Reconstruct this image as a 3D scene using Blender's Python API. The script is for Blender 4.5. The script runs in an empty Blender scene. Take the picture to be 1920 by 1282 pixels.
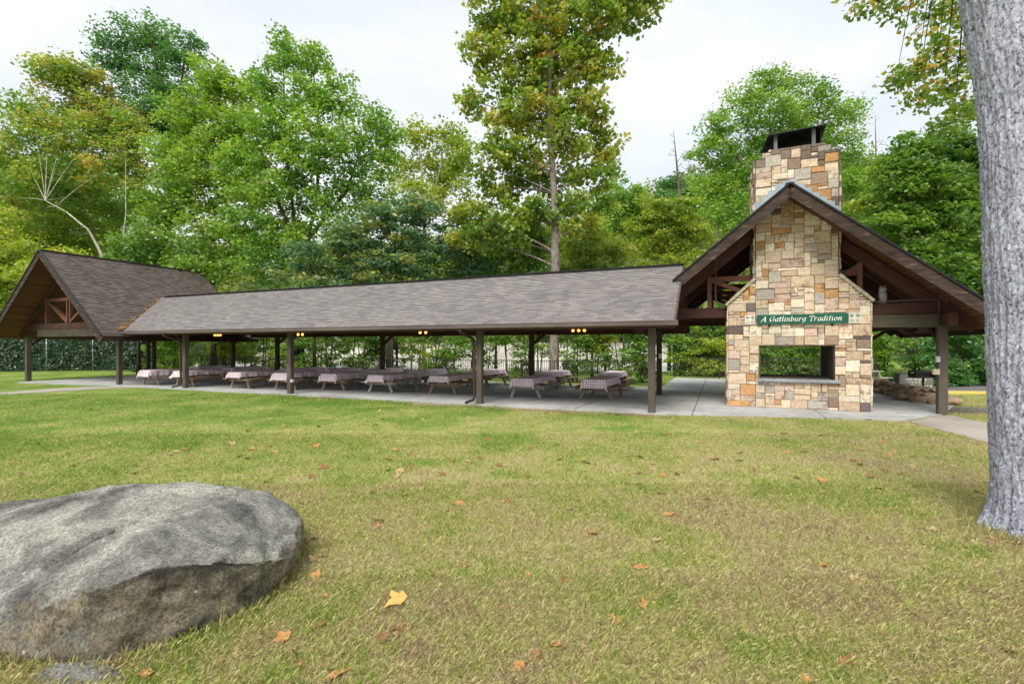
import bpy, bmesh, math, random
import numpy as np
from mathutils import Vector, Matrix, noise
random.seed(7)
RNG = np.random.default_rng(11)
S = bpy.context.scene
COL = S.collection
F = 907.0           # focal length in photo pixels (photo 1920 wide)
H = 2.0             # camera height
HY = 648.0          # horizon row
R = math.radians

# ------------------------------------------------------------------ geometry of the photo
def G(px, py, z=0.0):
    Y = F * (H - z) / (py - HY)
    return Vector(((px - 960) / F * Y, Y, z))
def P(px, py, Y):
    return Vector(((px - 960) / F * Y, Y, H - (py - HY) / F * Y))
OX, OY = 4.12, 14.28
UX, UY = 0.919, -0.394
VX, VY = 0.394, 0.919
def W(a, b, z=0.0):
    return Vector((OX + UX * a + VX * b, OY + UY * a + VY * b, z))
def A_of(px, b):
    k = (px - 960) / F
    return (k * (OY + VY * b) - OX - VX * b) / (UX - k * UY)
def AB(v):
    d = Vector((v.x - OX, v.y - OY))
    return d.x * UX + d.y * UY, d.x * VX + d.y * VY
YAW = math.atan2(UY, UX)

# ------------------------------------------------------------------ object helpers
def tag(o, label=None, cat=None, group=None, kind=None):
    if label: o['label'] = label
    if cat: o['category'] = cat
    if group: o['group'] = group
    if kind: o['kind'] = kind
    return o
def empty(name, loc=(0, 0, 0), rz=0.0):
    o = bpy.data.objects.new(name, None); COL.objects.link(o)
    o.location = loc; o.rotation_euler = (0, 0, rz); o.empty_display_size = 0.2
    return o
def link(name, me, mat=None, parent=None):
    o = bpy.data.objects.new(name, me); COL.objects.link(o)
    if mat is not None:
        for m in (mat if isinstance(mat, (list, tuple)) else [mat]): me.materials.append(m)
    if parent is not None: o.parent = parent
    return o
def copy_tree(o, parent=None):
    c = o.copy(); COL.objects.link(c)
    if parent is not None: c.parent = parent
    for ch in [x for x in bpy.data.objects if x.parent == o]:
        copy_tree(ch, c)
    return c

class MB:
    """collects verts and faces, then builds ONE mesh object"""
    def __init__(s): s.v = []; s.f = []; s.smooth = []; s.mi = []; s.uv = None
    def add(s, vs, fs, smooth=False, mi=0):
        n = len(s.v); s.v += [tuple(p) for p in vs]
        for f in fs: s.f.append(tuple(i + n for i in f)); s.smooth.append(smooth); s.mi.append(mi)
    def box(s, lo, hi, mi=0):
        x0, y0, z0 = lo; x1, y1, z1 = hi
        s.add([(x0,y0,z0),(x1,y0,z0),(x1,y1,z0),(x0,y1,z0),(x0,y0,z1),(x1,y0,z1),(x1,y1,z1),(x0,y1,z1)],
              [(0,3,2,1),(4,5,6,7),(0,1,5,4),(1,2,6,5),(2,3,7,6),(3,0,4,7)], mi=mi)
    def bar(s, p, q, w, h, up=(0, 0, 1), c=0.0, mi=0):
        """box of width w, height h running from p to q, small chamfer c"""
        p, q = Vector(p), Vector(q); d = (q - p).normalized(); up = Vector(up)
        x = d.cross(up)
        if x.length < 1e-4: x = d.cross(Vector((0, 1, 0)))
        x.normalize(); y = x.cross(d).normalized()
        if c <= 0: pr = [(-w/2,-h/2),(w/2,-h/2),(w/2,h/2),(-w/2,h/2)]
        else: pr = [(-w/2+c,-h/2),(w/2-c,-h/2),(w/2,-h/2+c),(w/2,h/2-c),(w/2-c,h/2),(-w/2+c,h/2),(-w/2,h/2-c),(-w/2,-h/2+c)]
        n = len(pr)
        vs = [p + x*a + y*b for a, b in pr] + [q + x*a + y*b for a, b in pr]
        fs = [(i, (i+1) % n, n + (i+1) % n, n + i) for i in range(n)]
        fs += [tuple(range(n))[::-1], tuple(range(n, 2*n))]
        s.add(vs, fs, mi=mi)
    def tube(s, pts, rad, n=6, caps=True, smooth=True, mi=0):
        pts = [Vector(p) for p in pts]
        if not isinstance(rad, (list, tuple)): rad = [rad] * len(pts)
        vs = []; t0 = None
        for i, p in enumerate(pts):
            t = (pts[min(i+1, len(pts)-1)] - pts[max(i-1, 0)])
            t = t.normalized() if t.length > 1e-9 else Vector((0, 0, 1))
            a = t.cross(Vector((0.31, 0.17, 0.93)))
            if a.length < 0.05: a = t.cross(Vector((1, 0, 0)))
            a.normalize(); b = t.cross(a)
            for k in range(n):
                th = 2*math.pi*k/n
                vs.append(p + (a*math.cos(th) + b*math.sin(th)) * rad[i])
        fs = []
        for i in range(len(pts)-1):
            for k in range(n):
                fs.append((i*n+k, i*n+(k+1) % n, (i+1)*n+(k+1) % n, (i+1)*n+k))
        if caps: fs += [tuple(range(n))[::-1], tuple(range((len(pts)-1)*n, len(pts)*n))]
        s.add(vs, fs, smooth, mi)
    def lathe(s, prof, n=16, c=(0, 0, 0), smooth=True, mi=0):
        vs = []
        for r, z in prof:
            for k in range(n):
                th = 2*math.pi*k/n; vs.append((c[0]+r*math.cos(th), c[1]+r*math.sin(th), c[2]+z))
        fs = []
        for i in range(len(prof)-1):
            for k in range(n):
                fs.append((i*n+k, i*n+(k+1) % n, (i+1)*n+(k+1) % n, (i+1)*n+k))
        fs += [tuple(range(n))[::-1], tuple(range((len(prof)-1)*n, len(prof)*n))]
        s.add(vs, fs, smooth, mi)
    def prism(s, poly, z0, z1, mi=0):
        """poly: list of (x,y) counter-clockwise"""
        n = len(poly)
        vs = [(x, y, z0) for x, y in poly] + [(x, y, z1) for x, y in poly]
        fs = [(i, (i+1) % n, n+(i+1) % n, n+i) for i in range(n)] + [tuple(range(n))[::-1], tuple(range(n, 2*n))]
        s.add(vs, fs, mi=mi)
    def build(s, name, mat=None, parent=None):
        me = bpy.data.meshes.new(name); me.from_pydata(s.v, [], s.f)
        me.polygons.foreach_set('use_smooth', s.smooth); me.polygons.foreach_set('material_index', s.mi)
        me.update()
        return link(name, me, mat, parent)

def np_mesh(name, verts, loops, per, attrs=None, smooth=False):
    me = bpy.data.meshes.new(name)
    nf = len(loops) // per
    me.vertices.add(len(verts)); me.vertices.foreach_set('co', verts.astype(np.float32).ravel())
    me.loops.add(len(loops)); me.loops.foreach_set('vertex_index', loops.astype(np.int32))
    me.polygons.add(nf)
    me.polygons.foreach_set('loop_start', np.arange(0, nf*per, per, dtype=np.int32))
    me.polygons.foreach_set('loop_total', np.full(nf, per, dtype=np.int32))
    me.update(calc_edges=True)
    for k, (dom, arr) in (attrs or {}).items():
        at = me.attributes.new(k, 'FLOAT', dom); at.data.foreach_set('value', arr.astype(np.float32))
    return me

# ------------------------------------------------------------------ materials
def newmat(name):
    m = bpy.data.materials.new(name); m.use_nodes = True
    nt = m.node_tree
    for n in list(nt.nodes): nt.nodes.remove(n)
    out = nt.nodes.new('ShaderNodeOutputMaterial')
    return m, nt, out
def N(nt, t, **kw):
    n = nt.nodes.new(t)
    for k, v in kw.items():
        if k in n.inputs: n.inputs[k].default_value = v
        else: setattr(n, k, v)
    return n
def L(nt, a, b): nt.links.new(a, b)
def ramp(nt, stops, interp='LINEAR'):
    r = nt.nodes.new('ShaderNodeValToRGB'); r.color_ramp.interpolation = interp
    el = r.color_ramp.elements
    while len(el) > 1: el.remove(el[-1])
    el[0].position = stops[0][0]; el[0].color = (*stops[0][1], 1)
    for p, c in stops[1:]:
        e = el.new(p); e.color = (*c, 1)
    return r
def mixc(nt, fac, a, b, mode='MIX'):
    m = nt.nodes.new('ShaderNodeMix'); m.data_type = 'RGBA'; m.blend_type = mode
    for i, v in ((0, fac), (6, a), (7, b)):
        if hasattr(v, 'links'): L(nt, v, m.inputs[i])
        elif i == 0: m.inputs[0].default_value = v
        else: m.inputs[i].default_value = (*v, 1)
    return m.outputs[2]
def noise_tex(nt, vec, scale, detail=4, rough=0.55, dist=0.0):
    n = nt.nodes.new('ShaderNodeTexNoise')
    n.inputs['Scale'].default_value = scale; n.inputs['Detail'].default_value = detail
    n.inputs['Roughness'].default_value = rough; n.inputs['Distortion'].default_value = dist
    if vec is not None: L(nt, vec, n.inputs['Vector'])
    return n
def mapping(nt, vec, scale=(1, 1, 1), loc=(0, 0, 0), rot=(0, 0, 0)):
    m = nt.nodes.new('ShaderNodeMapping')
    m.inputs['Scale'].default_value = scale; m.inputs['Location'].default_value = loc; m.inputs['Rotation'].default_value = rot
    L(nt, vec, m.inputs['Vector']); return m.outputs[0]
def bsdf(nt, out, rough=0.8, spec=0.3, metal=0.0):
    b = nt.nodes.new('ShaderNodeBsdfPrincipled')
    b.inputs['Roughness'].default_value = rough; b.inputs['Metallic'].default_value = metal
    b.inputs['Specular IOR Level'].default_value = spec
    L(nt, b.outputs[0], out.inputs[0]); return b
def bump(nt, b, h, strength=0.4, dist=0.02):
    n = nt.nodes.new('ShaderNodeBump'); n.inputs['Strength'].default_value = strength; n.inputs['Distance'].default_value = dist
    L(nt, h, n.inputs['Height']); L(nt, n.outputs[0], b.inputs['Normal']); return n
def speckle(name, c0, c1, scale=6, rough=0.8, stretch=(1, 1, 1), bs=0.3, bd=0.01, spec=0.3, metal=0.0, c2=None, detail=6):
    m, nt, out = newmat(name); b = bsdf(nt, out, rough, spec, metal)
    tc = N(nt, 'ShaderNodeTexCoord'); v = mapping(nt, tc.outputs['Object'], stretch)
    n = noise_tex(nt, v, scale, detail, 0.65)
    st = [(0.3, c0), (0.7, c1)] if c2 is None else [(0.25, c0), (0.5, c1), (0.75, c2)]
    r = ramp(nt, st); L(nt, n.outputs[0], r.inputs[0])
    n2 = noise_tex(nt, tc.outputs['Object'], scale*0.17, 3)
    r2 = ramp(nt, [(0.3, (0.78,)*3), (0.7, (1.12,)*3)]); L(nt, n2.outputs[0], r2.inputs[0])
    L(nt, mixc(nt, 1.0, r.outputs[0], r2.outputs[0], 'MULTIPLY'), b.inputs['Base Color'])
    if bs > 0: bump(nt, b, n.outputs[0], bs, bd)
    return m
def wood(name, c0, c1, rough=0.75, scale=3.0, board=0.0, axis=0):
    """stained timber: grain stretched along the object's x (axis 0), y (1) or z (2)"""
    m, nt, out = newmat(name); b = bsdf(nt, out, rough, 0.3)
    tc = N(nt, 'ShaderNodeTexCoord')
    st = [9, 9, 9]; st[axis] = 0.7
    v = mapping(nt, tc.outputs['Object'], tuple(st))
    n = noise_tex(nt, v, scale, 5, 0.6, 0.3)
    r = ramp(nt, [(0.3, c0), (0.7, c1)]); L(nt, n.outputs[0], r.inputs[0])
    n2 = noise_tex(nt, tc.outputs['Object'], 0.9, 3)
    r2 = ramp(nt, [(0.3, (0.7,)*3), (0.7, (1.2,)*3)]); L(nt, n2.outputs[0], r2.inputs[0])
    L(nt, mixc(nt, 1.0, r.outputs[0], r2.outputs[0], 'MULTIPLY'), b.inputs['Base Color'])
    bump(nt, b, n.outputs[0], 0.3, 0.004)
    return m
def leafmat(name, stops, trans=0.48, gloss=0.05):
    m, nt, out = newmat(name)
    at = N(nt, 'ShaderNodeAttribute', attribute_name='tint')
    r = ramp(nt, stops); L(nt, at.outputs['Fac'], r.inputs[0])
    d = N(nt, 'ShaderNodeBsdfDiffuse'); t = N(nt, 'ShaderNodeBsdfTranslucent')
    L(nt, r.outputs[0], d.inputs[0])
    L(nt, mixc(nt, 1.0, r.outputs[0], (1.25, 1.2, 0.55), 'MULTIPLY'), t.inputs[0])
    mx = N(nt, 'ShaderNodeMixShader'); mx.inputs[0].default_value = trans
    L(nt, d.outputs[0], mx.inputs[1]); L(nt, t.outputs[0], mx.inputs[2])
    g = N(nt, 'ShaderNodeBsdfGlossy'); g.inputs['Roughness'].default_value = 0.45
    m2 = N(nt, 'ShaderNodeMixShader'); m2.inputs[0].default_value = gloss
    L(nt, mx.outputs[0], m2.inputs[1]); L(nt, g.outputs[0], m2.inputs[2]); L(nt, m2.outputs[0], out.inputs[0])
    return m
def emit(name, col, s):
    m, nt, out = newmat(name); e = N(nt, 'ShaderNodeEmission'); e.inputs[0].default_value = (*col, 1); e.inputs[1].default_value = s
    L(nt, e.outputs[0], out.inputs[0]); return m

M = {}
M['brown'] = wood('stained_brown_timber', (0.042, 0.018, 0.014), (0.09, 0.038, 0.028), axis=0)
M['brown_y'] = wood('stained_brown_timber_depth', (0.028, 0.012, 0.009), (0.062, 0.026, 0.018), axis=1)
M['redbrown'] = wood('reddish_truss_timber', (0.09, 0.036, 0.026), (0.18, 0.075, 0.052), axis=2)
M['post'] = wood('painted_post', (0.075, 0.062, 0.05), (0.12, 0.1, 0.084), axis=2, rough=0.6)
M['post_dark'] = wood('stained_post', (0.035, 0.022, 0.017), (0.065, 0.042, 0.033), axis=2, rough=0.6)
M['girder'] = wood('grey_green_girder', (0.05, 0.045, 0.03), (0.085, 0.075, 0.052), axis=0)
M['gutter'] = speckle('painted_gutter', (0.16, 0.12, 0.125), (0.2, 0.155, 0.16), 3, 0.4, bs=0, spec=0.5)
M['drip'] = speckle('drip_edge', (0.012, 0.014, 0.016), (0.02, 0.022, 0.025), 4, 0.4, bs=0)
M['black'] = speckle('black_iron', (0.012, 0.012, 0.013), (0.03, 0.028, 0.028), 9, 0.6, bs=0.2)
M['rail'] = speckle('rail_paint', (0.03, 0.026, 0.022), (0.05, 0.043, 0.036), 9, 0.5, bs=0)
M['galv'] = speckle('galvanised_steel', (0.4, 0.43, 0.45), (0.55, 0.58, 0.6), 12, 0.4, metal=0.6, bs=0.1)
M['flash'] = speckle('lead_flashing', (0.27, 0.33, 0.38), (0.36, 0.43, 0.48), 6, 0.5, metal=0.2, bs=0.1)
M['hood'] = speckle('hood_steel', (0.016, 0.016, 0.018), (0.035, 0.032, 0.032), 5, 0.6, bs=0.1)
M['hoodleg'] = speckle('hood_leg_steel', (0.1, 0.11, 0.13), (0.16, 0.17, 0.2), 5, 0.5, metal=0.2, bs=0.1)
M['oldwood'] = wood('weathered_table_wood', (0.20, 0.13, 0.085), (0.36, 0.26, 0.18), axis=1, scale=2.2)
M['greywood'] = wood('grey_table_wood', (0.28, 0.26, 0.22), (0.46, 0.43, 0.38), axis=1, scale=2.2)
M['concrete'] = None
M['white'] = speckle('white_enamel', (0.62, 0.62, 0.6), (0.75, 0.75, 0.72), 8, 0.5, bs=0)
M['beige'] = speckle('beige_box', (0.42, 0.36, 0.24), (0.5, 0.44, 0.3), 8, 0.5, bs=0)
M['signgreen'] = speckle('sign_green', (0.006, 0.085, 0.05), (0.01, 0.12, 0.07), 4, 0.35, bs=0.05, spec=0.5)
M['letter'] = speckle('sign_letter', (0.75, 0.75, 0.68), (0.85, 0.85, 0.8), 6, 0.6, bs=0)
M['coping'] = speckle('pale_coping', (0.38, 0.33, 0.24), (0.6, 0.53, 0.4), 7, 0.9, bs=0.5, bd=0.02)
M['ledge'] = speckle('slate_ledge', (0.2, 0.22, 0.24), (0.34, 0.36, 0.37), 8, 0.8, bs=0.3)
M['mortar'] = speckle('mortar_core', (0.11, 0.09, 0.07), (0.2, 0.17, 0.13), 14, 0.95, bs=0.4)
M['firebrick'] = speckle('sooty_firebrick', (0.05, 0.042, 0.035), (0.13, 0.1, 0.08), 6, 0.9, bs=0.4)
M['owl'] = speckle('owl_plastic', (0.09, 0.1, 0.11), (0.4, 0.42, 0.43), 9, 0.6, bs=0.2)
M['bin_dark'] = speckle('dark_bin', (0.03, 0.034, 0.04), (0.05, 0.055, 0.065), 5, 0.7, bs=0.1)
M['bin_front'] = speckle('grey_bin_front', (0.13, 0.13, 0.115), (0.25, 0.25, 0.225), 4, 0.8, bs=0.1)
M['bulb'] = emit('lit_bulb', (1.0, 0.40, 0.085), 2.3)

def shingles(name, cols, streak):
    m, nt, out = newmat(name); b = bsdf(nt, out, 0.9, 0.2)
    uv = N(nt, 'ShaderNodeUVMap')
    br = nt.nodes.new('ShaderNodeTexBrick')
    br.offset = 0.5; br.inputs['Scale'].default_value = 1.0
    br.inputs['Brick Width'].default_value = 0.3; br.inputs['Row Height'].default_value = 0.14
    br.inputs['Mortar Size'].default_value = 0.005; br.inputs['Mortar Smooth'].default_value = 0.2; br.inputs['Bias'].default_value = 0.0
    br.inputs['Color1'].default_value = (0, 0, 0, 1); br.inputs['Color2'].default_value = (1, 1, 1, 1); br.inputs['Mortar'].default_value = (0.0, 0.0, 0.0, 1)
    L(nt, uv.outputs[0], br.inputs['Vector'])
    r = ramp(nt, cols); L(nt, br.outputs['Color'], r.inputs[0])
    n = noise_tex(nt, uv.outputs[0], 0.55, 5, 0.6); r2 = ramp(nt, [(0.3, (0.88,)*3), (0.7, (1.1,)*3)]); L(nt, n.outputs[0], r2.inputs[0])
    c = mixc(nt, 1.0, r.outputs[0], r2.outputs[0], 'MULTIPLY')
    sv = mapping(nt, uv.outputs[0], (1.1, 0.12, 1)); ns = noise_tex(nt, sv, 1.3, 4, 0.6)
    r3 = ramp(nt, [(0.52, (0, 0, 0)), (0.75, (1, 1, 1))]); L(nt, ns.outputs[0], r3.inputs[0])
    sc = N(nt, 'ShaderNodeMath', operation='MULTIPLY'); sc.inputs[1].default_value = 0.2; L(nt, r3.outputs[0], sc.inputs[0])
    c = mixc(nt, sc.outputs[0], c, streak)
    ng = noise_tex(nt, uv.outputs[0], 60, 2); r4 = ramp(nt, [(0.2, (0.75,)*3), (0.8, (1.25,)*3)]); L(nt, ng.outputs[0], r4.inputs[0])
    L(nt, mixc(nt, 1.0, c, r4.outputs[0], 'MULTIPLY'), b.inputs['Base Color'])
    bump(nt, b, br.outputs['Color'], 0.5, 0.006)
    return m
M['shingle_grey'] = shingles('grey_shingles', [(0, (0.165, 0.151, 0.151)), (0.5, (0.205, 0.189, 0.188)), (1, (0.25, 0.231, 0.228))], (0.24, 0.22, 0.21))
M['shingle_dark'] = shingles('dark_shingles', [(0, (0.075, 0.062, 0.056)), (0.5, (0.108, 0.089, 0.08)), (1, (0.15, 0.125, 0.11))], (0.18, 0.155, 0.135))

def boards(name, c0, c1, width=0.14, axis=1):
    """tongue and groove ceiling boards"""
    m, nt, out = newmat(name); b = bsdf(nt, out, 0.7, 0.3)
    uv = N(nt, 'ShaderNodeUVMap')
    br = nt.nodes.new('ShaderNodeTexBrick'); br.offset = 0.5
    br.inputs['Scale'].default_value = 1.0; br.inputs['Brick Width'].default_value = 3.0; br.inputs['Row Height'].default_value = width
    br.inputs['Mortar Size'].default_value = 0.006; br.inputs['Bias'].default_value = 0
    br.inputs['Color1'].default_value = (0, 0, 0, 1); br.inputs['Color2'].default_value = (1, 1, 1, 1); br.inputs['Mortar'].default_value = (0, 0, 0, 1)
    L(nt, uv.outputs[0], br.inputs['Vector'])
    g = noise_tex(nt, mapping(nt, uv.outputs[0], (0.6, 9, 1)), 3, 5, 0.6)
    r = ramp(nt, [(0.0, c0), (1.0, c1)])
    f = N(nt, 'ShaderNodeMath', operation='ADD'); L(nt, br.outputs['Color'], f.inputs[0]); L(nt, g.outputs[0], f.inputs[1])
    f2 = N(nt, 'ShaderNodeMath', operation='MULTIPLY'); f2.inputs[1].default_value = 0.55; L(nt, f.outputs[0], f2.inputs[0])
    L(nt, f2.outputs[0], r.inputs[0])
    mo = mixc(nt, br.outputs['Fac'], r.outputs[0], (0.008, 0.005, 0.003)); L(nt, mo, b.inputs['Base Color'])
    return m
M['ceiling'] = boards('stained_ceiling_boards', (0.06, 0.024, 0.011), (0.19, 0.08, 0.034))

def stone_mat():
    m, nt, out = newmat('sandstone'); b = bsdf(nt, out, 0.9, 0.25)
    tc = N(nt, 'ShaderNodeTexCoord'); at = N(nt, 'ShaderNodeAttribute', attribute_name='stone')
    rn = N(nt, 'ShaderNodeAttribute', attribute_name='tint')
    off = N(nt, 'ShaderNodeVectorMath', operation='MULTIPLY_ADD')
    cmb = N(nt, 'ShaderNodeCombineXYZ')
    for i in range(3): L(nt, rn.outputs['Fac'], cmb.inputs[i])
    L(nt, cmb.outputs[0], off.inputs[0]); off.inputs[1].default_value = (37, 53, 71); L(nt, tc.outputs['Object'], off.inputs[2])
    n = noise_tex(nt, off.outputs[0], 5.0, 6, 0.65, 0.8)
    # iron banding on some stones
    rr = ramp(nt, [(0.5, (0, 0, 0)), (0.62, (1, 1, 1))]); L(nt, n.outputs[0], rr.inputs[0])
    thr = ramp(nt, [(0.45, (0, 0, 0)), (0.8, (0.65,)*3)]); L(nt, rn.outputs['Fac'], thr.inputs[0])
    k = N(nt, 'ShaderNodeMath', operation='MULTIPLY'); L(nt, rr.outputs[0], k.inputs[0]); L(nt, thr.outputs[0], k.inputs[1])
    c = mixc(nt, k.outputs[0], at.outputs['Color'], (0.22, 0.10, 0.045))
    n2 = noise_tex(nt, off.outputs[0], 14, 5, 0.6); r2 = ramp(nt, [(0.25, (0.68,)*3), (0.75, (1.25,)*3)]); L(nt, n2.outputs[0], r2.inputs[0])
    L(nt, mixc(nt, 1.0, c, r2.outputs[0], 'MULTIPLY'), b.inputs['Base Color'])
    bump(nt, b, n2.outputs[0], 0.6, 0.015)
    return m
M['stone'] = stone_mat()

def concrete_mat(name, c0, c1, c2, joints=False):
    m, nt, out = newmat(name); b = bsdf(nt, out, 0.8, 0.3)
    tc = N(nt, 'ShaderNodeTexCoord')
    n = noise_tex(nt, tc.outputs['Object'], 0.5, 7, 0.65, 0.4); r = ramp(nt, [(0.3, c0), (0.5, c1), (0.72, c2)]); L(nt, n.outputs[0], r.inputs[0])
    n2 = noise_tex(nt, tc.outputs['Object'], 40, 3); r2 = ramp(nt, [(0.25, (0.85,)*3), (0.75, (1.1,)*3)]); L(nt, n2.outputs[0], r2.inputs[0])
    L(nt, mixc(nt, 1.0, r.outputs[0], r2.outputs[0], 'MULTIPLY'), b.inputs['Base Color'])
    bump(nt, b, n2.outputs[0], 0.15, 0.003)
    if joints:
        br = nt.nodes.new('ShaderNodeTexBrick'); br.offset = 0.0; br.inputs['Scale'].default_value = 1.0
        br.inputs['Brick Width'].default_value = 3.4; br.inputs['Row Height'].default_value = 3.0; br.inputs['Mortar Size'].default_value = 0.014
        L(nt, mapping(nt, tc.outputs['Object'], (1, 1, 1), (OX, OY, 0), (0, 0, -YAW)), br.inputs['Vector'])
        st = noise_tex(nt, tc.outputs['Object'], 1.7, 5, 0.7, 1.5); rs = ramp(nt, [(0.52, (1, 1, 1)), (0.72, (0.6, 0.58, 0.55))]); L(nt, st.outputs[0], rs.inputs[0])
        src = b.inputs['Base Color'].links[0].from_socket
        q = mixc(nt, 1.0, src, rs.outputs[0], 'MULTIPLY')
        L(nt, mixc(nt, br.outputs['Fac'], q, (0.09, 0.085, 0.08)), b.inputs['Base Color'])
    return m
M['concrete'] = concrete_mat('patio_concrete', (0.30, 0.30, 0.295), (0.43, 0.435, 0.43), (0.52, 0.53, 0.53), True)
M['path'] = concrete_mat('worn_path_concrete', (0.25, 0.22, 0.19), (0.36, 0.32, 0.28), (0.44, 0.4, 0.35))
M['asphalt'] = concrete_mat('asphalt', (0.10, 0.095, 0.095), (0.15, 0.14, 0.14), (0.19, 0.18, 0.175))
M['yellow'] = concrete_mat('yellow_kerb_paint', (0.5, 0.36, 0.07), (0.62, 0.47, 0.12), (0.68, 0.55, 0.2))
M['gravel'] = concrete_mat('pale_gravel', (0.5, 0.47, 0.4), (0.66, 0.63, 0.56), (0.75, 0.73, 0.66))
M['palewall'] = concrete_mat('pale_render', (0.5, 0.48, 0.42), (0.62, 0.6, 0.54), (0.7, 0.68, 0.62))
M['dirt'] = concrete_mat('bare_earth', (0.16, 0.10, 0.06), (0.27, 0.19, 0.12), (0.36, 0.27, 0.18))
M['rock'] = speckle('field_stone', (0.2, 0.13, 0.085), (0.42, 0.3, 0.2), 5, 0.9, bs=0.6, bd=0.03, c2=(0.34, 0.26, 0.2))

def lawn_color(nt):
    """colour of the turf at a place: the same field drives the sheet and the blades"""
    g = N(nt, 'ShaderNodeNewGeometry'); pos = g.outputs['Position']
    flat = mapping(nt, pos, (1, 1, 0))
    n1 = noise_tex(nt, flat, 0.55, 5, 0.6, 0.5); n2 = noise_tex(nt, flat, 2.6, 4, 0.65, 0.3)
    sep = N(nt, 'ShaderNodeSeparateXYZ'); L(nt, pos, sep.inputs[0])
    # far turf by the shelter is lush, the near right is straw coloured
    a = N(nt, 'ShaderNodeMath', operation='MULTIPLY_ADD'); L(nt, sep.outputs[0], a.inputs[0]); a.inputs[1].default_value = 0.012; a.inputs[2].default_value = 0.23
    bq = N(nt, 'ShaderNodeMath', operation='MULTIPLY_ADD'); L(nt, sep.outputs[1], bq.inputs[0]); bq.inputs[1].default_value = -0.024; L(nt, a.outputs[0], bq.inputs[2])
    cl = N(nt, 'ShaderNodeClamp'); L(nt, bq.outputs[0], cl.inputs[0]); cl.inputs[1].default_value = -0.22; cl.inputs[2].default_value = 0.17
    s = N(nt, 'ShaderNodeMath', operation='MULTIPLY_ADD'); L(nt, n1.outputs[0], s.inputs[0]); s.inputs[1].default_value = 1.15; L(nt, cl.outputs[0], s.inputs[2])
    s2 = N(nt, 'ShaderNodeMath', operation='MULTIPLY_ADD'); L(nt, n2.outputs[0], s2.inputs[0]); s2.inputs[1].default_value = 0.6; L(nt, s.outputs[0], s2.inputs[2])
    n3 = noise_tex(nt, flat, 8.5, 4, 0.7, 0.4)
    s25 = N(nt, 'ShaderNodeMath', operation='MULTIPLY_ADD'); L(nt, n3.outputs[0], s25.inputs[0]); s25.inputs[1].default_value = 0.7; L(nt, s2.outputs[0], s25.inputs[2])
    s3 = N(nt, 'ShaderNodeMath', operation='SUBTRACT'); L(nt, s25.outputs[0], s3.inputs[0]); s3.inputs[1].default_value = 0.715
    return s3.outputs[0]
LAWN_STOPS = [(0.14, (0.14, 0.235, 0.042)), (0.34, (0.23, 0.31, 0.065)), (0.5, (0.34, 0.36, 0.11)), (0.65, (0.46, 0.42, 0.19)), (0.8, (0.47, 0.39, 0.23)), (0.95, (0.30, 0.22, 0.13))]
def lawn_mat():
    m, nt, out = newmat('turf'); b = bsdf(nt, out, 0.95, 0.1)
    f = lawn_color(nt); r = ramp(nt, LAWN_STOPS); L(nt, f, r.inputs[0])
    g = N(nt, 'ShaderNodeNewGeometry')
    n = noise_tex(nt, mapping(nt, g.outputs['Position'], (1, 1, 0)), 22, 4, 0.7); r2 = ramp(nt, [(0.25, (0.5,)*3), (0.75, (1.2,)*3)]); L(nt, n.outputs[0], r2.inputs[0])
    L(nt, mixc(nt, 1.0, r.outputs[0], r2.outputs[0], 'MULTIPLY'), b.inputs['Base Color'])
    bump(nt, b, n.outputs[0], 0.8, 0.04)
    return m
def blade_mat():
    m, nt, out = newmat('grass_blades')
    f = lawn_color(nt); at = N(nt, 'ShaderNodeAttribute', attribute_name='tint')
    k = N(nt, 'ShaderNodeMath', operation='MULTIPLY_ADD'); L(nt, at.outputs['Fac'], k.inputs[0]); k.inputs[1].default_value = 0.66; k.inputs[2].default_value = -0.33
    s = N(nt, 'ShaderNodeMath', operation='ADD'); L(nt, k.outputs[0], s.inputs[0]); L(nt, f, s.inputs[1])
    r = ramp(nt, LAWN_STOPS); L(nt, s.outputs[0], r.inputs[0])
    a2 = N(nt, 'ShaderNodeAttribute', attribute_name='shade'); rv = ramp(nt, [(0, (0.68,)*3), (1, (1.55,)*3)]); L(nt, a2.outputs['Fac'], rv.inputs[0])
    c = mixc(nt, 1.0, r.outputs[0], rv.outputs[0], 'MULTIPLY')
    d = N(nt, 'ShaderNodeBsdfDiffuse'); t = N(nt, 'ShaderNodeBsdfTranslucent'); L(nt, c, d.inputs[0]); L(nt, c, t.inputs[0])
    mx = N(nt, 'ShaderNodeMixShader'); mx.inputs[0].default_value = 0.3
    L(nt, d.outputs[0], mx.inputs[1]); L(nt, t.outputs[0], mx.inputs[2]); L(nt, mx.outputs[0], out.inputs[0])
    return m
M['lawn'] = lawn_mat(); M['blade'] = blade_mat()

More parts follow.
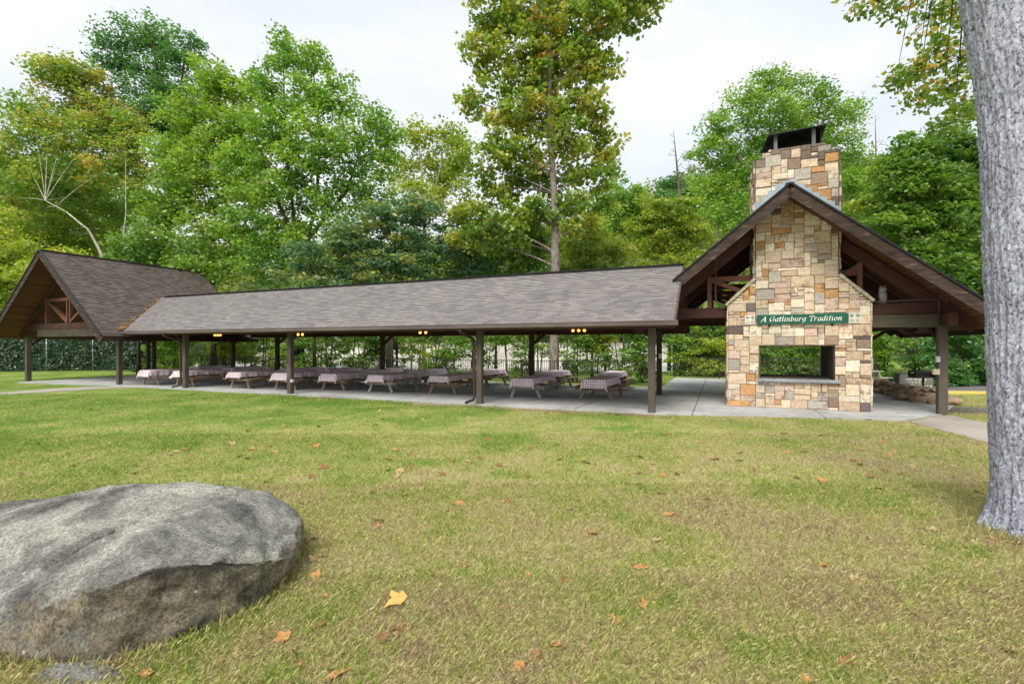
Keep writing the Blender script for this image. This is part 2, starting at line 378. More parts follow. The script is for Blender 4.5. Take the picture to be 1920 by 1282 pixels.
def cloth_mat():
    m, nt, out = newmat('gingham_cloth'); b = bsdf(nt, out, 0.85, 0.2)
    uv = N(nt, 'ShaderNodeUVMap'); sp = N(nt, 'ShaderNodeSeparateXYZ'); L(nt, uv.outputs[0], sp.inputs[0])
    fs = []
    for i in (0, 1):
        q = N(nt, 'ShaderNodeMath', operation='MULTIPLY'); L(nt, sp.outputs[i], q.inputs[0]); q.inputs[1].default_value = 1/0.09
        fr = N(nt, 'ShaderNodeMath', operation='FRACT'); L(nt, q.outputs[0], fr.inputs[0])
        gt = N(nt, 'ShaderNodeMath', operation='GREATER_THAN'); L(nt, fr.outputs[0], gt.inputs[0]); gt.inputs[1].default_value = 0.5
        fs.append(gt)
    ad = N(nt, 'ShaderNodeMath', operation='ADD'); L(nt, fs[0].outputs[0], ad.inputs[0]); L(nt, fs[1].outputs[0], ad.inputs[1])
    hf = N(nt, 'ShaderNodeMath', operation='MULTIPLY'); hf.inputs[1].default_value = 0.5; L(nt, ad.outputs[0], hf.inputs[0])
    r = ramp(nt, [(0.0, (0.86, 0.84, 0.86)), (0.5, (0.74, 0.60, 0.66)), (1.0, (0.48, 0.25, 0.34))]); L(nt, hf.outputs[0], r.inputs[0])
    L(nt, r.outputs[0], b.inputs['Base Color'])
    return m
M['cloth'] = cloth_mat()

def bark(name, c0, c1, c2, sx=14, sz=1.6, bs=0.9, bd=0.03, lo=0.32, hi=0.66):
    m, nt, out = newmat(name); b = bsdf(nt, out, 0.95, 0.15)
    tc = N(nt, 'ShaderNodeTexCoord')
    n = noise_tex(nt, mapping(nt, tc.outputs['Object'], (sx, sx, sz)), 1.0, 7, 0.68, 0.6)
    r = ramp(nt, [(lo, c0), (0.48, c1), (hi, c2)]); L(nt, n.outputs[0], r.inputs[0])
    n2 = noise_tex(nt, tc.outputs['Object'], 1.1, 4); r2 = ramp(nt, [(0.3, (0.75,)*3), (0.7, (1.15,)*3)]); L(nt, n2.outputs[0], r2.inputs[0])
    L(nt, mixc(nt, 1.0, r.outputs[0], r2.outputs[0], 'MULTIPLY'), b.inputs['Base Color'])
    bump(nt, b, n.outputs[0], bs, bd)
    return m
M['bark_near'] = bark('grey_ridged_bark', (0.11, 0.10, 0.14), (0.48, 0.50, 0.61), (0.70, 0.735, 0.86), 38, 24.0, 1.0, 0.05, 0.37, 0.6)
M['bark'] = bark('grey_brown_bark', (0.05, 0.04, 0.03), (0.13, 0.105, 0.085), (0.25, 0.21, 0.18))
M['bark_dark'] = bark('dark_bark', (0.02, 0.016, 0.012), (0.05, 0.04, 0.032), (0.1, 0.085, 0.07))
M['bark_pale'] = bark('pale_patchy_bark', (0.16, 0.13, 0.09), (0.42, 0.39, 0.32), (0.6, 0.58, 0.52), 5, 1.6)
M['bark_poplar'] = bark('poplar_bark', (0.1, 0.075, 0.06), (0.26, 0.21, 0.18), (0.42, 0.37, 0.34), 10, 3)
# ---- leaf colours (tint 0..1)
M['lf_bright'] = leafmat('bright_green_leaves', [(0, (0.074, 0.217, 0.034)), (0.5, (0.217, 0.407, 0.054)), (1, (0.489, 0.624, 0.108))])
M['lf_yellow'] = leafmat('yellow_green_leaves', [(0, (0.128, 0.243, 0.032)), (0.5, (0.320, 0.435, 0.051)), (1, (0.589, 0.589, 0.090))])
M['lf_poplar'] = leafmat('turning_poplar_leaves', [(0, (0.08, 0.19, 0.03)), (0.45, (0.23, 0.37, 0.055)), (0.7, (0.42, 0.47, 0.08)), (0.9, (0.54, 0.44, 0.085)), (1, (0.5, 0.31, 0.075))])
M['lf_orange'] = leafmat('green_and_orange_leaves', [(0, (0.10, 0.24, 0.044)), (0.45, (0.24, 0.40, 0.06)), (0.72, (0.46, 0.46, 0.09)), (0.9, (0.62, 0.42, 0.14)), (1, (0.6, 0.28, 0.11))])
M['lf_dark'] = leafmat('dark_green_leaves', [(0, (0.061, 0.165, 0.035)), (0.5, (0.147, 0.294, 0.051)), (1, (0.381, 0.518, 0.086))])
M['lf_lime'] = leafmat('lime_green_leaves', [(0, (0.10, 0.22, 0.03)), (0.5, (0.26, 0.43, 0.055)), (1, (0.52, 0.60, 0.11))])
M['lf_blue'] = leafmat('blue_green_compound_leaves', [(0, (0.045, 0.128, 0.064)), (0.55, (0.102, 0.230, 0.109)), (0.85, (0.230, 0.346, 0.102)), (1, (0.46, 0.45, 0.10))], gloss=0.06)
M['lf_deep'] = leafmat('deep_green_leaves', [(0, (0.051, 0.166, 0.058)), (0.5, (0.109, 0.282, 0.083)), (1, (0.230, 0.422, 0.102))])
M['lf_shrub'] = leafmat('shrub_leaves', [(0, (0.075, 0.183, 0.036)), (0.5, (0.183, 0.341, 0.058)), (1, (0.450, 0.549, 0.100))])
M['lf_ivy'] = leafmat('ivy_leaves', [(0, (0.02, 0.055, 0.03)), (0.55, (0.045, 0.105, 0.05)), (1, (0.13, 0.2, 0.13))], gloss=0.1)
M['lf_far'] = leafmat('far_forest', [(0, (0.069, 0.138, 0.057)), (0.5, (0.138, 0.218, 0.069)), (0.8, (0.230, 0.299, 0.081)), (1, (0.345, 0.368, 0.092))])
for k, c in (('rust', ((0.17, 0.075, 0.03), (0.32, 0.155, 0.07))), ('orange', ((0.36, 0.16, 0.05), (0.55, 0.29, 0.10))), ('tan', ((0.34, 0.22, 0.12), (0.52, 0.36, 0.2))), ('gold', ((0.55, 0.33, 0.06), (0.65, 0.4, 0.16)))):
    M['dry_'+k] = speckle('dry_leaf_'+k, c[0], c[1], 18, 0.8, bs=0.2)

# ------------------------------------------------------------------ camera, sky, light
cam = bpy.data.cameras.new('camera'); co = bpy.data.objects.new('camera', cam); COL.objects.link(co)
cam.sensor_width = 36.0; cam.lens = F / 1920 * 36.0; cam.shift_y = (HY - 641.0) / 1920
cam.clip_start = 0.05; cam.clip_end = 2000
co.location = (0, 0, H); co.rotation_euler = (R(90), 0, 0); S.camera = co

SUN_EL, SUN_AZ = 52.0, 200.0      # azimuth measured from +Y clockwise: behind the camera, a little left
w = bpy.data.worlds.new('World'); S.world = w; w.use_nodes = True
nt = w.node_tree
for n in list(nt.nodes): nt.nodes.remove(n)
wo = nt.nodes.new('ShaderNodeOutputWorld'); bg = nt.nodes.new('ShaderNodeBackground'); L(nt, bg.outputs[0], wo.inputs[0])
sky = nt.nodes.new('ShaderNodeTexSky'); sky.sky_type = 'NISHITA'; sky.sun_disc = False
sky.sun_elevation = R(SUN_EL); sky.sun_rotation = R(SUN_AZ); sky.air_density = 1.0; sky.dust_density = 2.0
tc = nt.nodes.new('ShaderNodeTexCoord')
cv = mapping(nt, tc.outputs['Generated'], (1.0, 1.0, 2.2), (0.35, 0.1, 0.2))
cn = noise_tex(nt, cv, 1.6, 6, 0.55, 0.4)
cr = ramp(nt, [(0.30, (0.80,)*3), (0.55, (1.0,)*3)]); L(nt, cn.outputs[0], cr.inputs[0])
cw = noise_tex(nt, cv, 2.3, 5, 0.5, 0.3); cc = ramp(nt, [(0.32, (5.6, 6.25, 6.8)), (0.5, (6.5, 6.85, 7.15)), (0.66, (7.3, 7.4, 7.5))]); L(nt, cw.outputs[0], cc.inputs[0])
mx = mixc(nt, cr.outputs[0], sky.outputs[0], cc.outputs[0])
L(nt, mx, bg.inputs[0]); bg.inputs[1].default_value = 0.105
sl = bpy.data.lights.new('sun', 'SUN'); sl.energy = 3.1; sl.angle = R(32); sl.color = (1.0, 0.95, 0.86)
so = bpy.data.objects.new('sun', sl); COL.objects.link(so)
d = Vector((math.sin(R(SUN_AZ))*math.cos(R(SUN_EL)), math.cos(R(SUN_AZ))*math.cos(R(SUN_EL)), math.sin(R(SUN_EL))))
so.rotation_euler = (-d).to_track_quat('-Z', 'Y').to_euler(); so.location = (0, -10, 30)
S.view_settings.view_transform = 'Standard'; S.view_settings.look = 'None'; S.view_settings.gamma = 1; S.view_settings.exposure = 0.48
S.render.engine = 'CYCLES'
S.cycles.max_bounces = 6; S.cycles.diffuse_bounces = 4; S.cycles.transmission_bounces = 4; S.cycles.transparent_max_bounces = 4
S.cycles.use_denoising = True

# ------------------------------------------------------------------ ground, patio, paths
PATIO = [W(-33.0, -1.35), W(-26.6, -0.6), W(-24, -0.5), W(-14, -0.42), W(-6, -0.4), W(0.4, -0.25), W(3.0, 0.55), W(6.3, 1.1),
         Vector((12.46, 13.95, 0)), Vector((14.5, 15.9, 0)), Vector((14.2, 17.4, 0)), Vector((16.0, 21.9, 0)), W(9.5, 16.7), W(-0.7, 16.7), W(-0.7, 9.0), W(-34.4, 9.0)]
PATIO2 = [(p.x, p.y) for p in PATIO]
ME = MB(); ME.add([(-900, -40, 0), (900, -40, 0), (900, 1500, 0), (-900, 1500, 0)], [(0, 1, 2, 3)])
o = ME.build('lawn', M['lawn']); tag(o, kind='structure')
ME = MB(); ME.prism(PATIO2, -0.1, 0.03); o = ME.build('patio', M['concrete']); tag(o, kind='structure')
PATH_R = [(10.45, 12.75), (9.75, 9.9), (9.45, 7.5), (9.3, 4.0), (11.9, 4.0), (12.05, 7.5), (12.15, 10), (12.2, 12.3), (12.5, 13.9)]
ME = MB(); ME.prism(PATH_R, -0.1, 0.016); o = ME.build('footpath', M['path']); tag(o, kind='structure')
ME = MB(); ME.prism([(-21.0, 19.4), (-19.0, 22.3), (-17.7, 23.4), (-20.6, 23.7), (-22.0, 20.3), (-34, 17.6), (-33, 16.6)], -0.1, 0.014); o = ME.build('footpath', M['path']); tag(o, kind='structure')
ME = MB(); ME.prism([(13.0, 14.45), (45, 10.5), (45, 12.2), (14.3, 15.8)], -0.1, 0.014); o = ME.build('footpath', M['asphalt']); tag(o, kind='structure')
ME = MB(); ME.prism([(17.5, 20.6), (60, 15.5), (60, 22), (18.5, 25.5)], -0.1, 0.012); o = ME.build('road', M['asphalt']); tag(o, kind='structure')
ME = MB()
ME.add([(17.4, 20.1, 0), (17.4, 20.42, 0), (60, 15.35, 0), (60, 15.0, 0), (17.4, 20.12, 0.11), (17.4, 20.40, 0.11), (60, 15.33, 0.11), (60, 15.02, 0.11)],
       [(0, 3, 7, 4), (4, 7, 6, 5), (5, 6, 2, 1), (0, 4, 5, 1)]); o = ME.build('kerb', M['yellow']); tag(o, kind='structure')
ME = MB(); ME.add([(-27, 40, .02), (24, 36, .02), (30, 62, .02), (-40, 62, .02)], [(0, 1, 2, 3)]); o = ME.build('gravel_lot', M['gravel']); tag(o, kind='structure')
# bare earth along the edge of the patio
def blob(cx, cy, rx, ry, rot, n=40, seed=0):
    out = []
    for i in range(n):
        th = 2*math.pi*i/n; k = 1 + 0.38*noise.noise(Vector((math.cos(th)*1.9+seed, math.sin(th)*1.9, seed*1.7)))
        x, y = rx*k*math.cos(th), ry*k*math.sin(th)
        out.append((cx+x*math.cos(rot)-y*math.sin(rot), cy+x*math.sin(rot)+y*math.cos(rot)))
    return out
DIRT = []
for i, (a, b, rx, ry) in enumerate(((-7.1, -0.75, 1.15, 0.32), (-3.2, -0.62, 2.6, 0.26), (-0.3, -0.5, 0.9, 0.26), (-12.4, -0.55, 1.2, 0.14))):
    c = W(a, b); DIRT.append((a, b, rx, ry))
    ME = MB(); ME.add([(x, y, 0.004) for x, y in blob(c.x, c.y, rx, ry, YAW, seed=i+1)], [tuple(range(40))])
    o = ME.build('bare_earth', M['dirt']); tag(o, kind='structure')

def inpoly(x, y, poly):
    ins = np.zeros(len(x), bool); j = len(poly)-1
    for i in range(len(poly)):
        xi, yi = poly[i]; xj, yj = poly[j]
        c = ((yi > y) != (yj > y)) & (x < (xj-xi)*(y-yi)/((yj-yi) if abs(yj-yi) > 1e-9 else 1e-9) + xi)
        ins ^= c; j = i
    return ins

# ------------------------------------------------------------------ the picnic shelter
ROOT = empty('picnic_pavilion', (OX, OY, 0), YAW)
tag(ROOT, 'long open brown picnic shelter with grey shingled roof and a gabled pavilion at each end', 'pavilion')
def roof_plane(name, e0, e1, r1, r0, mat, parent, course=0.14, thick=0.02, ceil=None, drop=0.07):
    """shingle courses from the eave e0-e1 up to the ridge r0-r1, each a tilted overlapping strip; plus ceiling boards under it"""
    e0, e1, r1, r0 = map(Vector, (e0, e1, r1, r0))
    nrm = (e1-e0).cross(r0-e0).normalized()
    if nrm.z < 0: nrm = -nrm
    slope = (r0-e0) - (r0-e0).project(e1-e0); sl = slope.length
    n = max(2, int(round(sl/course)))
    vs, fs, uvs = [], [], []
    ax = (e1-e0).normalized()
    org = e0
    for i in range(n):
        t0, t1 = i/n, min(1.0, (i+1.15)/n)
        segs = max(1, int((e1-e0).length/0.9))
        for k in range(segs):
            row = []
            for t, up in ((t0, thick), (t1, 0.002)):
                A, B = e0.lerp(r0, t), e1.lerp(r1, t)
                for q in (k/segs, (k+1)/segs):
                    jit = 0.006*noise.noise(Vector((k+q*segs, i*3.1, 5.0)))
                    row.append(A.lerp(B, q) + nrm*(up+jit*(up > 0.01)))
            base = A0 = e0.lerp(r0, t0); B0 = e1.lerp(r1, t0)
            low = [A0.lerp(B0, k/segs), A0.lerp(B0, (k+1)/segs)]
            m = len(vs); vs += row + low
            fs += [(m, m+1, m+3, m+2), (m+4, m+5, m+1, m)]
            def uv(p, v): return ((p-org).dot(ax), v)
            uvs += [uv(row[0], i*course+.004), uv(row[1], i*course+.004), uv(row[3], (i+1)*course-.004), uv(row[2], (i+1)*course-.004)]
            uvs += [uv(low[0], i*course+.002), uv(low[1], i*course+.002), uv(row[1], i*course+.004), uv(row[0], i*course+.004)]
    me = bpy.data.meshes.new(name); me.from_pydata([tuple(v) for v in vs], [], fs); me.update()
    ul = me.uv_layers.new(name='UVMap'); ul.data.foreach_set('uv', np.array(uvs, dtype=np.float32).ravel())
    o = link(name, me, mat, parent)
    if ceil:
        d0 = -nrm*0.03; d1 = -nrm*drop
        q = [e0, e1, r1, r0]
        vs = [p+d0 for p in q] + [p+d1 for p in q]
        fs = [(0, 1, 2, 3), (7, 6, 5, 4), (0, 4, 5, 1), (1, 5, 6, 2), (2, 6, 7, 3), (3, 7, 4, 0)]
        me = bpy.data.meshes.new('ceiling'); me.from_pydata([tuple(v) for v in vs], [], fs); me.update()
        ul = me.uv_layers.new(name='UVMap'); sd = slope.normalized(); dat = []
        for f in fs:
            for i in f: p = Vector(vs[i]); dat.append(((p-e0).dot(ax), (p-e0).dot(sd)))
        ul.data.foreach_set('uv', np.array(dat, dtype=np.float32).ravel())
        link('ceiling', me, ceil, o)
    return o
# low middle roof
RB, RZ, EZ, EB = 2.78, 4.75, 2.70, -0.67
BB = 2*RB - EB
front = roof_plane('roof', (-24.62, EB, EZ), (0.73, EB, EZ), (0.73, RB, RZ), (-27.45, RB, RZ), M['shingle_grey'], ROOT, ceil=M['ceiling'])
roof_plane('roof', (-24.62, BB, EZ), (0.73, BB, EZ), (0.73, RB, RZ), (-27.45, RB, RZ), M['shingle_grey'], ROOT, ceil=M['ceiling'])
mb = MB(); mb.bar((-27.2, RB, RZ+0.035), (0.73, RB, RZ+0.035), 0.26, 0.035); mb.build('ridge_cap', M['drip'], ROOT)
# gutter with a rolled profile
gp = [(-0.02, 0.0), (-0.02, -0.13), (-0.09, -0.155), (-0.14, -0.12), (-0.155, -0.04), (-0.17, -0.03), (-0.17, -0.012), (-0.14, -0.012)]
mb = MB(); n = len(gp); x0, x1 = -24.7, 0.8
vs = [(x0, EB+b, EZ+0.005+z) for b, z in gp] + [(x1, EB+b, EZ+0.005+z) for b, z in gp]
mb.add(vs, [(i, i+1, n+i+1, n+i) for i in range(n-1)] + [tuple(range(n)), tuple(range(n, 2*n))[::-1]]); mb.build('gutter', M['gutter'], ROOT)
mb = MB(); mb.bar((-24.6, EB+0.02, EZ-0.11), (0.72, EB+0.02, EZ-0.11), 0.045, 0.2); mb.build('fascia', M['brown'], ROOT)
mb = MB(); mb.bar((-24.6, BB-0.02, EZ-0.11), (0.72, BB-0.02, EZ-0.11), 0.045, 0.2); mb.build('fascia', M['brown'], ROOT)
mb = MB(); mb.bar((0.70, EB, EZ-0.1), (0.70, RB, RZ-0.1), 0.05, 0.2); mb.bar((0.70, BB, EZ-0.1), (0.70, RB, RZ-0.09), 0.05, 0.2); mb.build('rake_board', M['brown_y'], ROOT)
# posts: (pixel column of the front row), doubled posts seen as two faces
front_px = [1222, 900, 545, 348, 224]
front_a = [A_of(p, 0.0) for p in front_px]
rear_a = [A_of(p, 5.55) for p in (1236, 997, 717, 520, 437, 278)]
def post(a, b, top, mat, w=0.2):
    m = MB(); m.bar((a, b, 0.02), (a, b, top), w, w, up=(0, 1, 0), c=0.012)
    return m.build('post', mat, ROOT)
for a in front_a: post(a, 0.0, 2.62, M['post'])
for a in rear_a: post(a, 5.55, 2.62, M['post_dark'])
for b in (0.0, 5.55):
    mb = MB(); mb.bar((-29.2, b, 2.62+0.14), (0.6, b, 2.62+0.14), 0.18, 0.26, c=0.01); mb.build('beam', M['brown'], ROOT)
for a in front_a[1:4] + [-0.4, -10, -23.5, -27]:
    mb = MB(); mb.bar((a, -0.3, 2.83), (a, 5.85, 2.83), 0.1, 0.2); mb.build('tie_beam', M['brown_y'], ROOT)
for a in rear_a[1:5]:
    mb = MB(); mb.bar((a+0.02, 5.55, 2.05), (a+0.75, 5.55, 2.6), 0.1, 0.12); mb.build('brace', M['brown'], ROOT)
for a in (front_a[3],):
    mb = MB(); mb.bar((a-0.02, 0.0, 2.1), (a-0.8, 0.0, 2.6), 0.1, 0.12); mb.build('brace', M['brown'], ROOT)
# downspouts
def spout(a, mat, foot=True, long=True):
    m = MB(); pts = [(a-0.35, EB-0.08, EZ-0.14), (a-0.35, EB-0.08, EZ-0.24), (a-0.15, -0.14, EZ-0.5)]
    if long: pts += [(a-0.15, -0.12, 0.3), (a-0.17, -0.16, 0.16), (a-0.35, -0.4, 0.08)]
    for i in range(len(pts)-1): m.bar(pts[i], pts[i+1], 0.08, 0.06, up=(0, 1, 0.2))
    return m.build('downspout', mat, ROOT)
spout(front_a[1], M['post_dark']); spout(front_a[3], M['post_dark']); 
# ---- the two gabled ends
PITCH = 0.82
def gable(ac, b0, b1, zr, half_l, half_r, left_front, left_back, bt, verts, chord_z, posts, girder, rear_trusses, shing, tdrop):
    g = ROOT
    zl = lambda h: zr - PITCH*h
    # right slope and left slope (the left one of the right-hand gable stops at the valley)
    r1 = roof_plane('gable_roof', (ac+half_r, b0, zl(half_r)), (ac+half_r, b1, zl(half_r)), (ac, b1, zr), (ac, b0, zr), shing, g, ceil=M['ceiling'], drop=0.09)
    r2 = roof_plane('gable_roof', (ac-left_front, b0, zl(left_front)), (ac-left_back, b1, zl(left_back)), (ac, b1, zr), (ac, b0, zr), shing, g, ceil=M['ceiling'], drop=0.09)
    c = MB(); c.bar((ac, b0-0.02, zr+0.03), (ac, b1, zr+0.03), 0.22, 0.04); c.build('ridge_cap', shing, g)
    # rake boards front and back, and the drip edge above
    for sgn, hh, rr in ((1, half_r, r1), (-1, left_front, r2)):
        m = MB(); p, q = Vector((ac, b0-0.03, zr-0.20)), Vector((ac+sgn*hh, b0-0.03, zl(hh)-0.20))
        m.bar(p, q, 0.05, 0.29, up=(0, 0, 1)); m.build('rake_board', M['rake'], rr)
        m = MB(); m.bar(p+Vector((0, -0.015, 0.225)), q+Vector((0, -0.015, 0.225)), 0.1, 0.05); m.build('drip_edge', M['drip'], rr)
        hb = half_r if sgn > 0 else left_back
        m = MB(); m.bar((ac, b1+0.03, zr-0.17), (ac+sgn*hb, b1+0.03, zl(hb)-0.17), 0.05, 0.25); m.build('rake_board', M['rake'], rr)
    m = MB(); m.bar((ac+half_r-0.02, b0, zl(half_r)-0.12), (ac+half_r-0.02, b1, zl(half_r)-0.12), 0.05, 0.2); m.build('fascia', M['brown_y'], r1)
    # trusses
    for i, bq in enumerate([bt] + rear_trusses):
        t = empty('truss'); t.parent = g
        c0, c1 = girder
        zc = chord_z
        lim = (zr-0.42-zc)/PITCH
        m = MB(); m.bar((ac-lim, bq, zc), (ac+lim, bq, zc), 0.16, 0.34, c=0.01); m.build('bottom_chord', M['brown'], t)
        for sgn in (-1, 1):
            m = MB(); m.bar((ac, bq+0.003, zr-tdrop+0.04), (ac+sgn*(lim+0.75), bq+0.003, zr-tdrop+0.04-PITCH*(lim+0.75)), 0.15, 0.32, c=0.01); m.build('top_chord', M['brown'], t)
        va, vb = verts
        for v in (va, vb):
            top = zr-tdrop-0.17-PITCH*abs(v-ac)
            m = MB(); m.bar((v, bq, zc+0.17), (v, bq, top), 0.13, 0.2, up=(0, 1, 0)); m.build('web', M['redbrown'], t)
            m = MB(); m.bar((v+(0.05 if v < ac else -0.05), bq+0.004, top-0.12), (ac+(-0.12 if v < ac else 0.12), bq+0.004, zc+0.2), 0.13, 0.18, up=(0, 1, 0)); m.build('web', M['redbrown'], t)
        zt = zr-tdrop-0.27-PITCH*abs(va-ac)
        m = MB(); m.bar((va, bq-0.004, zt), (vb, bq-0.004, zt), 0.12, 0.17); m.build('collar_tie', M['redbrown'], t)
        for kx in (-0.14, 0.14):
            m = MB(); m.bar((ac+kx, bq, zc+0.17), (ac+kx, bq, zt-0.09), 0.1, 0.16, up=(0, 1, 0)); m.build('web', M['redbrown'], t)
    m = MB(); m.bar((girder[0], bt-0.02, chord_z-0.17-0.2), (girder[1], bt-0.02, chord_z-0.17-0.2), 0.26, 0.38, c=0.012); m.build('girder', M['girder'], g)
    for (a, b, top) in posts:
        post(a, b, top, M['post'], 0.22)
        m = MB(); m.bar((a, b+0.1, 2.0), (a, b+0.85, 2.65), 0.1, 0.12); m.build('brace', M['brown'], g)
    # side beams
    m = MB(); m.bar((ac+half_r-1.2, b0+0.5, 2.75), (ac+half_r-1.2, b1-0.4, 2.75), 0.2, 0.32); m.build('beam', M['brown_y'], g)
def rake_mat():
    m, nt, out = newmat('weathered_rake_paint'); b = bsdf(nt, out, 0.8, 0.2)
    tc = N(nt, 'ShaderNodeTexCoord')
    n = noise_tex(nt, mapping(nt, tc.outputs['Object'], (2.2, 9, 9)), 1.0, 6, 0.7, 0.5)
    r = ramp(nt, [(0.35, (0.03, 0.02, 0.017)), (0.58, (0.068, 0.047, 0.038)), (0.66, (0.17, 0.115, 0.08)), (0.77, (0.3, 0.22, 0.15))]); L(nt, n.outputs[0], r.inputs[0])
    L(nt, r.outputs[0], b.inputs['Base Color']); bump(nt, b, n.outputs[0], 0.4, 0.006); return m
M['rake'] = rake_mat()
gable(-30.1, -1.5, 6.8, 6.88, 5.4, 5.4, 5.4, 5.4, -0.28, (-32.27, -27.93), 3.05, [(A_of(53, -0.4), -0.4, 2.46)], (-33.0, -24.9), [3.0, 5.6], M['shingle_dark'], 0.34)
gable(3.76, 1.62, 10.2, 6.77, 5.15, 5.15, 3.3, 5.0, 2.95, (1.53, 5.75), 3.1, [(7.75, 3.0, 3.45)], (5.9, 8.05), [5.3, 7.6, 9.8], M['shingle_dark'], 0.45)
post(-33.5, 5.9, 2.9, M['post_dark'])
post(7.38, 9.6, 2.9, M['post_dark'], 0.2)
mb = MB(); mb.bar((7.45, 9.6, 2.1), (8.3, 9.6, 2.75), 0.1, 0.12); mb.build('brace', M['brown'], ROOT)
mb = MB(); mb.tube([(1.75, 2.72, 6.0), (1.72, 2.70, 3.6), (1.78, 2.70, 3.42), (1.95, 2.70, 3.36), (2.12, 2.70, 3.36)], 0.02, 6)
mb.tube([(6.0, 2.80, 3.30), (7.5, 2.80, 3.34), (7.62, 2.80, 3.3), (7.63, 2.80, 1.5)], 0.018, 6); mb.build('conduit', M['post'], ROOT)

# ------------------------------------------------------------------ stone fireplace with chimney
FP = empty('stone_fireplace', (OX, OY, 0), YAW)
tag(FP, 'tall fireplace and chimney of squared tan, cream and rust sandstone blocks', 'fireplace')
FB, FD = 2.7, 2.1
BODY = (2.1, 5.98); SHAFT = (2.89, 5.19); Z1, Z2, ZT = 3.36, 4.14, 7.98
OPN = (3.03, 5.08, 0.93, 1.98)
def infront(a, z):
    if OPN[0] < a < OPN[1] and OPN[2] < z < OPN[3]: return False
    if z < Z1: return BODY[0] < a < BODY[1]
    if z < Z2:
        t = (z-Z1)/(Z2-Z1)
        return BODY[0]+(SHAFT[0]-BODY[0])*t < a < BODY[1]+(SHAFT[1]-BODY[1])*t
    return SHAFT[0] < a < SHAFT[1] and z < ZT + (0.25 if 3.3 < a < 4.8 else 0.16 if 3.12 < a < 4.95 else 0)
STONES = [((0.64, 0.51, 0.38), 27), ((0.72, 0.63, 0.51), 26), ((0.56, 0.42, 0.30), 14), ((0.42, 0.38, 0.33), 12), ((0.50, 0.28, 0.13), 8), ((0.30, 0.22, 0.165), 5),
          ((0.54, 0.41, 0.34), 14), ((0.16, 0.13, 0.12), 3)]
def soot_weight(z): return 1.0
def ashlar(name, x0, x1, z0, z1, inside, place, parent, seed=1, cell=0.09, dark_top=False):
    rnd = random.Random(seed)
    nx, nz = int(round((x1-x0)/cell)), int(round((z1-z0)/cell))
    cx, cz = (x1-x0)/nx, (z1-z0)/nz
    free = [[inside(x0+(i+.5)*cx, z0+(j+.5)*cz) for i in range(nx)] for j in range(nz)]
    vs, fs, cols, tin = [], [], [], []
    for j in range(nz):
        for i in range(nx):
            if not free[j][i]: continue
            wmax = rnd.choice((2, 2, 3, 3, 4, 4, 5, 5, 6, 7)); hmax = rnd.choice((1, 1, 2, 2, 2, 3, 3, 3, 4))
            if hmax == 1: wmax = rnd.choice((2, 3, 4, 5))
            if wmax < hmax: wmax = hmax
            ww = 0
            while ww < wmax and i+ww < nx and free[j][i+ww]: ww += 1
            # avoid leaving slivers one cell wide
            if i+ww < nx and free[j][i+ww] and (i+ww+1 >= nx or not free[j][i+ww+1]): ww += 1
            hh = 1
            while hh < hmax and j+hh < nz and all(free[j+hh][i+k] for k in range(ww)): hh += 1
            for q in range(hh):
                for k in range(ww): free[j+q][i+k] = False
            g = 0.005
            a0, a1, c0, c1 = x0+i*cx+g, x0+(i+ww)*cx-g, z0+j*cz+g, z0+(j+hh)*cz-g
            pr = 0.02+rnd.random()*0.045; e = 0.012
            col = rnd.choices([s[0] for s in STONES], [s[1] for s in STONES])[0]
            if dark_top and (c1 > ZT-0.35 or a0 < x0+0.25 or a1 > x1-0.25) and c0 > 5.6 and rnd.random() < 0.4: col = (0.19, 0.15, 0.12)
            kk = 0.85+0.32*rnd.random(); kc = 0.97+0.06*rnd.random(); col = tuple(max(0.03, c*kk*m_) for c, m_ in zip(col, (1.0, kc, kc*0.98)))
            m = len(vs); J = lambda: (rnd.random()-.5)*0.014
            q = [(a0, 0, c0), (a1, 0, c0), (a1, 0, c1), (a0, 0, c1)]
            q1 = [(a0+J(), pr-e, c0+J()), (a1+J(), pr-e, c0+J()), (a1+J(), pr-e, c1+J()), (a0+J(), pr-e, c1+J())]
            q2 = [(a0+e+J(), pr+J(), c0+e+J()), (a1-e+J(), pr+J(), c0+e+J()), (a1-e+J(), pr+J(), c1-e+J()), (a0+e+J(), pr+J(), c1-e+J())]
            mid = ((a0+a1)/2, pr+0.004+J(), (c0+c1)/2)
            vs += [place(*p) for p in q+q1+q2+[mid]]
            F0 = []
            for r in range(4):
                s = (r+1) % 4
                F0 += [(m+r, m+s, m+4+s, m+4+r), (m+4+r, m+4+s, m+8+s, m+8+r), (m+8+r, m+8+s, m+12)]
            fs += F0; cols += [col]*len(F0); tin += [rnd.random()]*len(F0)
    me = bpy.data.meshes.new(name); me.from_pydata(vs, [], fs); me.update()
    at = me.attributes.new('stone', 'FLOAT_COLOR', 'FACE'); at.data.foreach_set('color', np.array([(*c, 1) for c in cols], dtype=np.float32).ravel())
    at = me.attributes.new('tint', 'FLOAT', 'FACE'); at.data.foreach_set('value', np.array(tin, dtype=np.float32))
    return link(name, me, M['stone'], parent)
